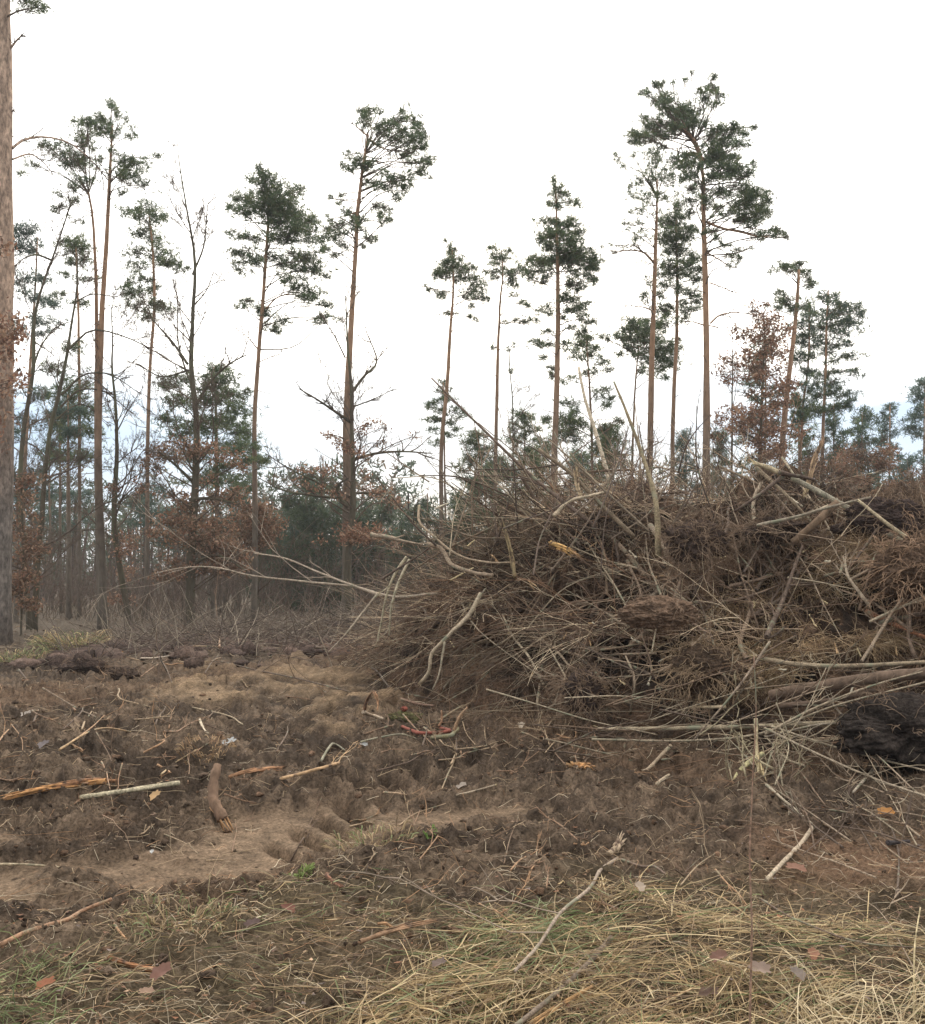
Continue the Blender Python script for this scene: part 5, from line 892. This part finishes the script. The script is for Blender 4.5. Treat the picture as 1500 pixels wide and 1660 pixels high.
 ('upright curved bark hoop in the middle of the clearing', [(593, 1162, 11.6), (591, 1145, 11.6), (597, 1130, 11.6), (606, 1121, 11.6)], 7, (.20, .11, .065), dict(name='bark_hoop', m=M_split)),
 ('orange outer half of the curved bark hoop', [(606, 1121, 11.6), (611, 1130, 11.5), (613, 1150, 11.4)], 7, (.36, .20, .11), dict(name='bark_hoop', m=M_split)),
 ('short pale log piece beside the curved bark hoop', [(588, 1165), (604, 1169), (621, 1175)], 8, (.42, .33, .24), {}),
 ('brick-red curved clay shard half buried in the middle of the clearing', [(653, 1184), (668, 1192), (685, 1196), (703, 1195), (714, 1187)], 6, (.36, .09, .05), dict(name='clay_shard', cat='clay shard', m=M_red, end=1.1)),
 ('knotted orange root standing upright in the middle of the clearing', [(737, 1185, 10.6), (740, 1172, 10.6), (747, 1158, 10.6), (757, 1146, 10.6)], 7, (.36, .23, .14), dict(name='root', twigs=8)),
 ('mossy yellow-green root knob at the foot of the knotted orange root', [(700, 1208), (722, 1206), (737, 1200), (742, 1190)], 8, (.21, .18, .10), dict(name='root')),
 ('brown root sticking up left of the knotted orange root', [(712, 1178, 10.9), (717, 1162, 10.9), (716, 1152, 10.9)], 5, (.38, .22, .13), dict(name='root')),
 ('dark stick lying towards the knotted orange root', [(650, 1140), (680, 1148), (705, 1151)], 6, (.22, .14, .10), {}),
 ('pale strip of bark lying across the middle foreground mound', [(585, 1212), (615, 1205), (650, 1200), (675, 1206)], 3.5, (.30, .27, .19), dict(name='bark_strip')),
 ('grey-green bark strip bent over a clod in the middle foreground', [(521, 1240), (530, 1222), (546, 1213), (560, 1222)], 5, (.28, .26, .19), dict(name='bark_strip')),
 ('orange chunk of split wood at the right of the middle foreground', [(922, 1246), (940, 1247), (958, 1250)], 15, (.58, .33, .15), dict(m=M_split, name='wood_chunk')),
 ('thin dark stick standing out of the soil at the left', [(30, 1086, 16.0), (48, 1106, 15.3), (70, 1127, 14.2)], 4, (.12, .085, .065), {}),
 ('long thin brown stick on the left soil below the dark one', [(70, 1127), (110, 1152), (155, 1176)], 3.5, (.22, .16, .11), {}),
 ('pale straight stick on the far side of the clearing', [(228, 1074), (270, 1071), (312, 1065)], 3.5, (.40, .33, .26), {}),
 ('thin pale bent root on the soil left of centre', [(262, 1268), (295, 1242), (317, 1228)], 3.5, (.46, .34, .20), {}),
 ('white curved root stub in the left middle of the clearing', [(323, 1172), (328, 1183), (338, 1194)], 5, (.62, .52, .38), dict(tip=(.8, .72, .55))),
 ('grey stick with bright cut end on the tan lane', [(740, 1297), (770, 1290), (802, 1281)], 4, (.36, .29, .21), dict(tip=YW)),
 ('thin stick lying flat on the tan lane below the tyre prints', [(622, 1291), (650, 1293), (672, 1297)], 3.5, (.40, .28, .18), {}),
 ('thin grey stick at the left edge of the tan lane', [(-10, 1405), (45, 1405), (98, 1409)], 5, (.33, .27, .18), {}),
 ('pale bent straw stick over the upper left soil', [(312, 1150), (350, 1158), (395, 1178)], 3, (.42, .33, .22), {}),
 ('arched root over the left soil', [(95, 1222), (140, 1195), (180, 1187), (212, 1192)], 4, (.40, .27, .15), {}),
 ('small rusty stub standing on the soil ridge, lower left of centre', [(530, 1425), (538, 1436), (552, 1446)], 10, (.28, .13, .08), dict(name='bark_chunk', m=M_split)),
 ('rusty stick end beside the soil ridge at lower left', [(185, 1503), (196, 1519), (206, 1530)], 6, (.38, .22, .12), {}),
 ('long thin dark twig arching over the grass to the right edge', [(1205, 1500, 5.2), (1260, 1485, 5.2), (1340, 1470, 5.2), (1440, 1452, 5.3), (1530, 1445, 5.4)], 4, (.13, .09, .07), {}),
 ('dark thin twig lying over the grass toward the bottom right', [(1235, 1478), (1310, 1520), (1400, 1552), (1520, 1562)], 4, (.15, .105, .08), {}),
 ('thin bare sapling stem standing upright close to the camera at the right', [(1214, 1760, 3.35), (1215, 1640, 3.4), (1219, 1500, 3.4), (1216, 1380, 3.42), (1219, 1270, 3.42), (1226, 1150, 3.4), (1222, 1060, 3.4)], 4.5, (.27, .17, .12), dict(name='sapling', cat='sapling', end=.45, n=30)),
 ('pale upright grass stalk near the lower right corner', [(1484, 1700, 3.6), (1482, 1620, 3.65), (1484, 1530, 3.7), (1492, 1470, 3.8)], 4, (.55, .45, .27), dict(name='grass_stalk', cat='grass stalk')),
 ('blackened log piece lying in a puddle-like hollow at the right', [(1440, 1378), (1458, 1376), (1476, 1374)], 10, (.06, .05, .05), dict(m=M_bark, name='log')),
 ('short cut stick between the orange wood chunk and the twig clump', [(1063, 1275), (1072, 1268), (1084, 1262)], 6, (.42, .33, .23), dict(tip=YW)),
]
for lab, pts, wpx, c, kw in ST: stick(lab, pts, wpx, c, **kw)

for k in range(70):
    pu, pv = U(700, 1500), U(820, 1150)
    if pv > 1090 + (pu - 700) * .12: continue
    a = U(0, 3.14); l = U(8, 26); tone = ['pale yellow', 'cream', 'orange-tinted'][k % 3]
    stick(tone + ' wood splinter on the ' + ('upper' if pv < 950 else 'lower') + ' face of the heap, ' + ('left end' if pu < 900 else 'left of centre' if pu < 1100 else 'right of centre' if pu < 1300 else 'right end'),
          [(pu, pv), (pu + l * math.cos(a) / 2, pv - l * math.sin(a) / 2), (pu + l * math.cos(a), pv - l * math.sin(a))], U(2.5, 5.5), [(.72, .58, .34), (.74, .66, .50), (.58, .38, .20)][k % 3], name='wood_splinter', lift=U(.15, .45), m=M_split, sides=4, n=6, group='splinters of fresh wood in the heap', cat='wood splinter')
# unmarked poles and branches of the heap, each its own object
def pool(num, reg, mk, lab, grp, wr, cols, twigs=3):
    x0 = None
    items = [mk() for _ in range(num)]; mids = sorted(a[1][0] for a in items); q1, q2, q3 = [mids[int(num * f)] for f in (.25, .5, .75)]
    for a in items:
        c = cols[R.randint(len(cols))]; tone = 'dark' if sum(c) < .42 else 'brown' if sum(c) < .66 else 'grey' if sum(c) < .8 else 'pale'
        dx, dy = a[2][0] - a[0][0], abs(a[2][1] - a[0][1]); L_ = math.hypot(dx, dy)
        up = (a[2] if a[2][1] < a[0][1] else a[0])[0] > a[1][0]
        lean = 'lying flat' if dy < .25 * L_ else 'standing steeply' if dy > .9 * L_ else 'rising right' if up else 'rising left'
        pos = 'left end' if a[1][0] < q1 else 'left middle' if a[1][0] < q2 else 'right middle' if a[1][0] < q3 else 'right end'
        size = 'long' if L_ > 190 else 'medium' if L_ > 120 else 'short'
        stick(f'{size} {tone} {lab[0]} {lean}, {pos} of {lab[1]}', a, U(*wr), tuple(np.array(c) * U(.85, 1.15)), name=lab[0].replace(' ', '_'), twigs=twigs, lift=U(.15, .55), end=U(.3, .7), group=grp, n=10, sides=5, wob=.8, tip=(YW if U(0, 1) < .2 else None))
def lin(cx, cy, sx, sy, ang, sa, l0, l1, D=None, bow=.06):
    x, y = R.normal(cx, sx), R.normal(cy, sy); a = R.normal(ang, sa); l = U(l0, l1); b = R.normal(0, bow) * l
    p = [(x - math.cos(a) * l / 2, y + math.sin(a) * l / 2), (x + b * math.sin(a), y + b * math.cos(a)), (x + math.cos(a) * l / 2, y - math.sin(a) * l / 2)]
    if D: d = U(*D); d2 = U(-.4, .4); p = [(p[0][0], p[0][1], d - d2), (p[1][0], p[1][1], d), (p[2][0], p[2][1], d + d2)]
    return p
CB = [(.21, .15, .10), (.29, .22, .155), (.16, .108, .073), (.37, .30, .21), (.11, .078, .058)]
pool(46, 0, lambda: lin(820, 815, 85, 45, 2.45, .5, 100, 240, (12, 14)), ('branch', 'the fan on the heap left half'), 'branches fanning up and left from the heap', (2.2, 4.5), CB)
pool(26, 0, lambda: lin(1050, 800, 70, 30, 1.2, .45, 90, 210, (11.3, 13)), ('branch', 'the heap centre crest'), 'branches sticking up from the centre crest', (2.2, 4.2), [(.13, .095, .075), (.18, .13, .10), (.24, .18, .13)])
pool(34, 0, lambda: lin(760, 1030, 90, 45, .25, .5, 110, 250), ('branch', 'the heap left foot'), 'branches splayed over the left foot of the heap', (2.2, 5), CB)
pool(40, 0, lambda: lin(1000, 900, 130, 55, 2.9, .7, 80, 200), ('branch', 'the heap upper face'), 'branches tangled in the upper face of the heap', (2.2, 5.5), CB)
pool(30, 0, lambda: lin(1330, 880, 90, 60, .3, .8, 80, 190), ('branch', 'the heap right shoulder'), 'broken branches on the right shoulder of the heap', (3.5, 7), CB)
pool(28, 0, lambda: lin(1180, 1165, 160, 42, .08, .4, 120, 320, (8.5, 9.6), .05), ('branch', 'the heap front foot'), 'branches lying along the front foot of the heap', (2.2, 4), CB)
pool(34, 0, lambda: lin(1010, 1060, 110, 70, 2.3, .8, 70, 200), ('branch', 'the dark heap front face'), 'branches hanging on the dark front face of the heap', (2.5, 6), CB)
pool(22, 0, lambda: lin(1235, 1235, 30, 30, 1.5, .7, 60, 150, (7.9, 8.7), .08), ('twig', 'the split twig clump'), 'fine twigs of the split clump in front of the heap', (2.5, 4.5), [(.36, .30, .19), (.30, .25, .17)], 2)
pool(20, 0, lambda: lin(1180, 960, 190, 70, .5, 1.0, 70, 190), ('limb', 'the heap face'), 'thick broken limbs on the heap face', (6, 12), [(.20, .14, .10), (.28, .20, .14), (.14, .10, .075), (.32, .25, .18)], 5)
RB = [(.28, .175, .11), (.20, .13, .085), (.34, .25, .16), (.13, .09, .066), (.38, .23, .13)]
pool(46, 0, lambda: lin(190, 1225, 150, 60, .2, .8, 18, 75), ('root scrap', 'the churned soil on the left'), 'root scraps on the churned soil at the left', (2, 4.5), RB, 2)
pool(46, 0, lambda: lin(830, 1205, 120, 30, .1, .9, 18, 80), ('root scrap', 'the mound before the heap'), 'root scraps on the mound before the heap', (2, 4.5), RB, 2)
pool(34, 0, lambda: lin(700, 1400, 250, 45, .4, .8, 20, 90), ('root scrap', 'the dark soil ridge'), 'root scraps on the dark soil ridge', (1.8, 4), RB, 2)
pool(26, 0, lambda: lin(450, 1080, 180, 30, .1, .5, 20, 80), ('stick', 'the far clearing'), 'sticks on the far side of the clearing', (1.5, 3), RB, 1)
pool(22, 0, lambda: lin(1380, 1330, 90, 60, 2.5, .4, 80, 260), ('twig', 'the brown soil below the heap'), 'fallen twigs on the brown soil at the right', (2.5, 4.5), CB, 2)

def rootball(label, px, py, D, r, sc=(1, 1, 1), col=(.06, .045, .04), nroots=60, name='root_ball', cat='root ball', rootcol=(.22, .15, .10), nz=.55, sub=5):
    v, f = ico(sub); c = P(px, py, D); r = r * (.95 if r < .2 else .75); nroots = int(nroots * 2.2); V = v * (1 + nz * (vn3(v[:, 0] * 2 + px, v[:, 1] * 2, v[:, 2] * 2, 3) - .5)[:, None] * 2 + nz * .6 * (vn3(v[:, 0] * 6 + px, v[:, 1] * 6, v[:, 2] * 6, 4) - .5)[:, None] + nz * .5 * (vn3(v[:, 0] * 15 + px, v[:, 1] * 15, v[:, 2] * 15, 4) - .5)[:, None] + nz * .3 * (vn3(v[:, 0] * 34 + px, v[:, 1] * 34, v[:, 2] * 34, 4) - .5)[:, None])
    V = V * r * np.array(sc); root = tag(empty(name, c), label, cat); A = Acc(); A.add(V, f, np.array(col) * (.7 + .6 * vn3(v[:, 0] * 4, v[:, 1] * 4, v[:, 2] * 4, 9))[:, None]); A.obj('earth', M_clod, root, smooth=True)
    if nroots:
        i = R.randint(0, len(v), nroots); d = unit(v[i] + R.normal(0, .5, (nroots, 3)) + np.array([0, -.2, -.1])); B = Acc(); bare_twigs(B, V[i] * .9, d, U(.12, .45, nroots) * (r / .35) ** .5, U(.002, .005, nroots), 2, np.zeros(3), np.array(rootcol), kids=3, spread=.5, wob=.3, up=-.12, k=6); tag(B.obj('roots', M_twig, root), kind='stuff')
rootball('dark lump standing in for the shaded hollow at the right front foot of the heap', 1450, 1190, 8.25, .50, (1.15, .7, .6), (.042, .033, .028), 45, nz=.8)  # no real root ball: near-black colour paints the shade of a hollow
rootball('brown slab-like clod jutting from the middle of the heap face', 1068, 992, 9.9, .36, (1.3, .8, .62), (.19, .125, .085), 14, nz=.4)
rootball('dark stump with hanging roots at the left of the heap front', 945, 1120, 10.4, .26, (1, .8, 1.1), (.07, .05, .042), 110)
rootball('dark root plate in the centre of the heap below the crest', 1130, 880, 10.9, .34, (1.2, .7, .8), (.08, .056, .045), 110)
rootball('shaggy root ball right of the centre of the heap face', 1150, 1090, 9.9, .36, (1.2, .8, .8), (.11, .075, .052), 130, rootcol=(.34, .24, .15))
rootball('earth-covered root mass high on the right shoulder of the heap', 1440, 840, 10.9, .40, (1.5, .8, .6), (.075, .053, .046), 90)
rootball('dark root mass under the crossed poles', 1260, 860, 11.3, .35, (1.4, .8, .6), (.085, .06, .048), 110)
rootball('shaggy clod with fine brown roots at the right edge of the heap', 1490, 930, 9.9, .42, (1.1, .8, .9), (.13, .085, .058), 130, rootcol=(.34, .22, .14))
rootball('mossy green hump of earth in the middle of the clearing', 655, 1166, 11.2, .20, (1.3, 1, .5), (.13, .12, .055), 14)
rootball('dark shaggy clod at the left edge of the clearing', 140, 1085, 16.3, .42, (1.1, .9, .62), (.075, .052, .042), 40)
rootball('second dark clod just right of the shaggy one on the left', 195, 1095, 15.6, .28, (1.2, .9, .55), (.085, .06, .046), 20)
rootball('small red lump lying on the mossy hump', 655, 1149, 11.15, .042, (1, .8, .7), (.27, .09, .065), 0, name='clay_lump', cat='clay lump', sub=3, nz=.2)

# single large dead leaves and scraps
def leafobj(label, px, py, r, col, name='dead_leaf', tilt=.3, m=None):
    c, t = hit(px, py); c = c + np.array([0, -.01, .02 + r * .15 + (.045 if (py > 1440 and px > 560) or py > 1590 else 0)]); k = 22; th = np.linspace(0, 2 * math.pi, k, endpoint=False); lob = r * (.62 + .30 * np.abs(np.cos(th * 3.5)) + U(-.06, .06, k)); az = U(0, 6.28)
    X = lob * np.cos(th) * 1.25; Y = lob * np.sin(th) * .8; V = [np.zeros(3)]
    for s in (.5, 1.0): V += [np.array([x * s, y * s, .35 * s * s * abs(y) + .12 * r * math.sin(3 * a + az) * s]) for x, y, a in zip(X, Y, th)]
    V = np.array(V); ca, sa = math.cos(az), math.sin(az); V = np.stack([V[:, 0] * ca - V[:, 1] * sa, V[:, 0] * sa + V[:, 1] * ca, V[:, 2]], 1)
    ct, st_ = math.cos(tilt), math.sin(tilt); V = np.stack([V[:, 0], V[:, 1] * ct - V[:, 2] * st_, V[:, 1] * st_ + V[:, 2] * ct], 1)
    A = Acc(); f = [(0, 1 + i, 1 + (i + 1) % k) for i in range(k)]; A.add(V, f, np.array(col)); A.f4.append(np.array([(1 + i, 1 + k + i, 1 + k + (i + 1) % k, 1 + (i + 1) % k) for i in range(k)]))
    o = A.obj(name, m or M_leaf, smooth=True); o.location = c; tag(o, label, name.replace('_', ' '))
for a in [('large curled reddish-brown leaf in the grass at the lower left', 262, 1606, .042, (.24, .13, .10), 'dead_leaf', .5), ('pinkish flat leaf below the large curled leaf at the lower left', 238, 1638, .026, (.42, .28, .20)), ('pale pink oak leaf in the straw right of the sapling stem', 1232, 1600, .038, (.36, .27, .22), 'dead_leaf', .6),
    ('greyish leaf lying in the straw near the bottom right', 1293, 1608, .036, (.27, .22, .19)), ('orange leaf catching the eye on the brown soil at the right edge', 1436, 1323, .055, (.55, .27, .09), 'dead_leaf', .5), ('wine-red leaf half under the straw beside the sapling stem', 1165, 1580,   .04, (.22, .12, .09)),
    ('grey leaf in the straw at the bottom centre', 712, 1590, .03, (.24, .18, .155)), ('light tan oak leaf beside the shattered stick on the left', 252, 1295, .045, (.58, .38, .20), 'dead_leaf', .6), ('pale tan leaf standing up in the soil on the left', 123, 1180, .07, (.46, .34, .24), 'dead_leaf', 1.1), ('white leaf-like scrap on the left soil', 43, 1161, .06, (.55, .48, .42)),
    ('dark purple-grey leaf on the left soil', 71, 1212, .06, (.20, .17, .17)), ('orange leaf lying on the far clods at the left', 190, 1061, .12, (.60, .30, .12), 'dead_leaf', .8), ('tan leaf under the wedge of light wood', 1038, 1462, .035, (.45, .36, .28)), ('wine-brown leaf on the soil ridge, lower left of centre', 468, 1480, .04, (.24, .11, .08)),
    ('red-brown leaf in the straw at the lower right', 1318, 1575, .034, (.32, .16, .10)), ('dark leaf under the straw at the bottom right of centre', 1150, 1640, .036, (.17, .11, .085)), ('purple-brown leaf left of the bottom grass clump', 410, 1505, .034, (.15, .10, .09)), ('brown leaf lying on the tan lane', 845, 1180, .06, (.50, .42, .33)),
    ('pale leaf scrap on the middle foreground mound', 748, 1279, .05, (.45, .38, .32)), ('reddish leaf lying by the straight grey stick at the right', 1290, 1415, .05, (.36, .20, .14)), ('russet leaf at the left edge of the grass', 75, 1625, .035, (.38, .16, .09))]: leafobj(*a)
leafobj('crumpled white scrap on the soil left of centre', 371, 1209, .07, (.6, .6, .6), 'white_scrap', .4, M_plastic)
leafobj('small white scrap at the edge of the middle mound', 590, 1211, .04, (.6, .6, .6), 'white_scrap', .5, M_plastic)
leafobj('tiny white chip on the tan lane at the left', 247, 1386, .018, (.6, .6, .6), 'white_chip', .3, M_plastic)

# ------------------------------------------------------------------ air
def haze():
    A = Acc(); x0, x1, y0, y1, z0, z1 = -6200, 6200, -70, 2050, -2.5, 27
    V = [(x, y, z) for x in (x0, x1) for y in (y0, y1) for z in (z0, z1)]
    A.add(V, [(0, 1, 3, 2), (4, 6, 7, 5), (0, 4, 5, 1), (2, 3, 7, 6), (0, 2, 6, 4), (1, 5, 7, 3)])
    m = bpy.data.materials.new('air'); m.use_nodes = True; t = m.node_tree; t.nodes.clear(); o = N('ShaderNodeOutputMaterial', t); v = N('ShaderNodeVolumePrincipled', t)
    v.inputs['Color'].default_value = (.93, .95, 1, 1); v.inputs['Density'].default_value = .0007; v.inputs['Anisotropy'].default_value = .3
    t.links.new(v.outputs[0], o.inputs['Volume']); tag(A.obj('haze', m), kind='stuff')
haze()
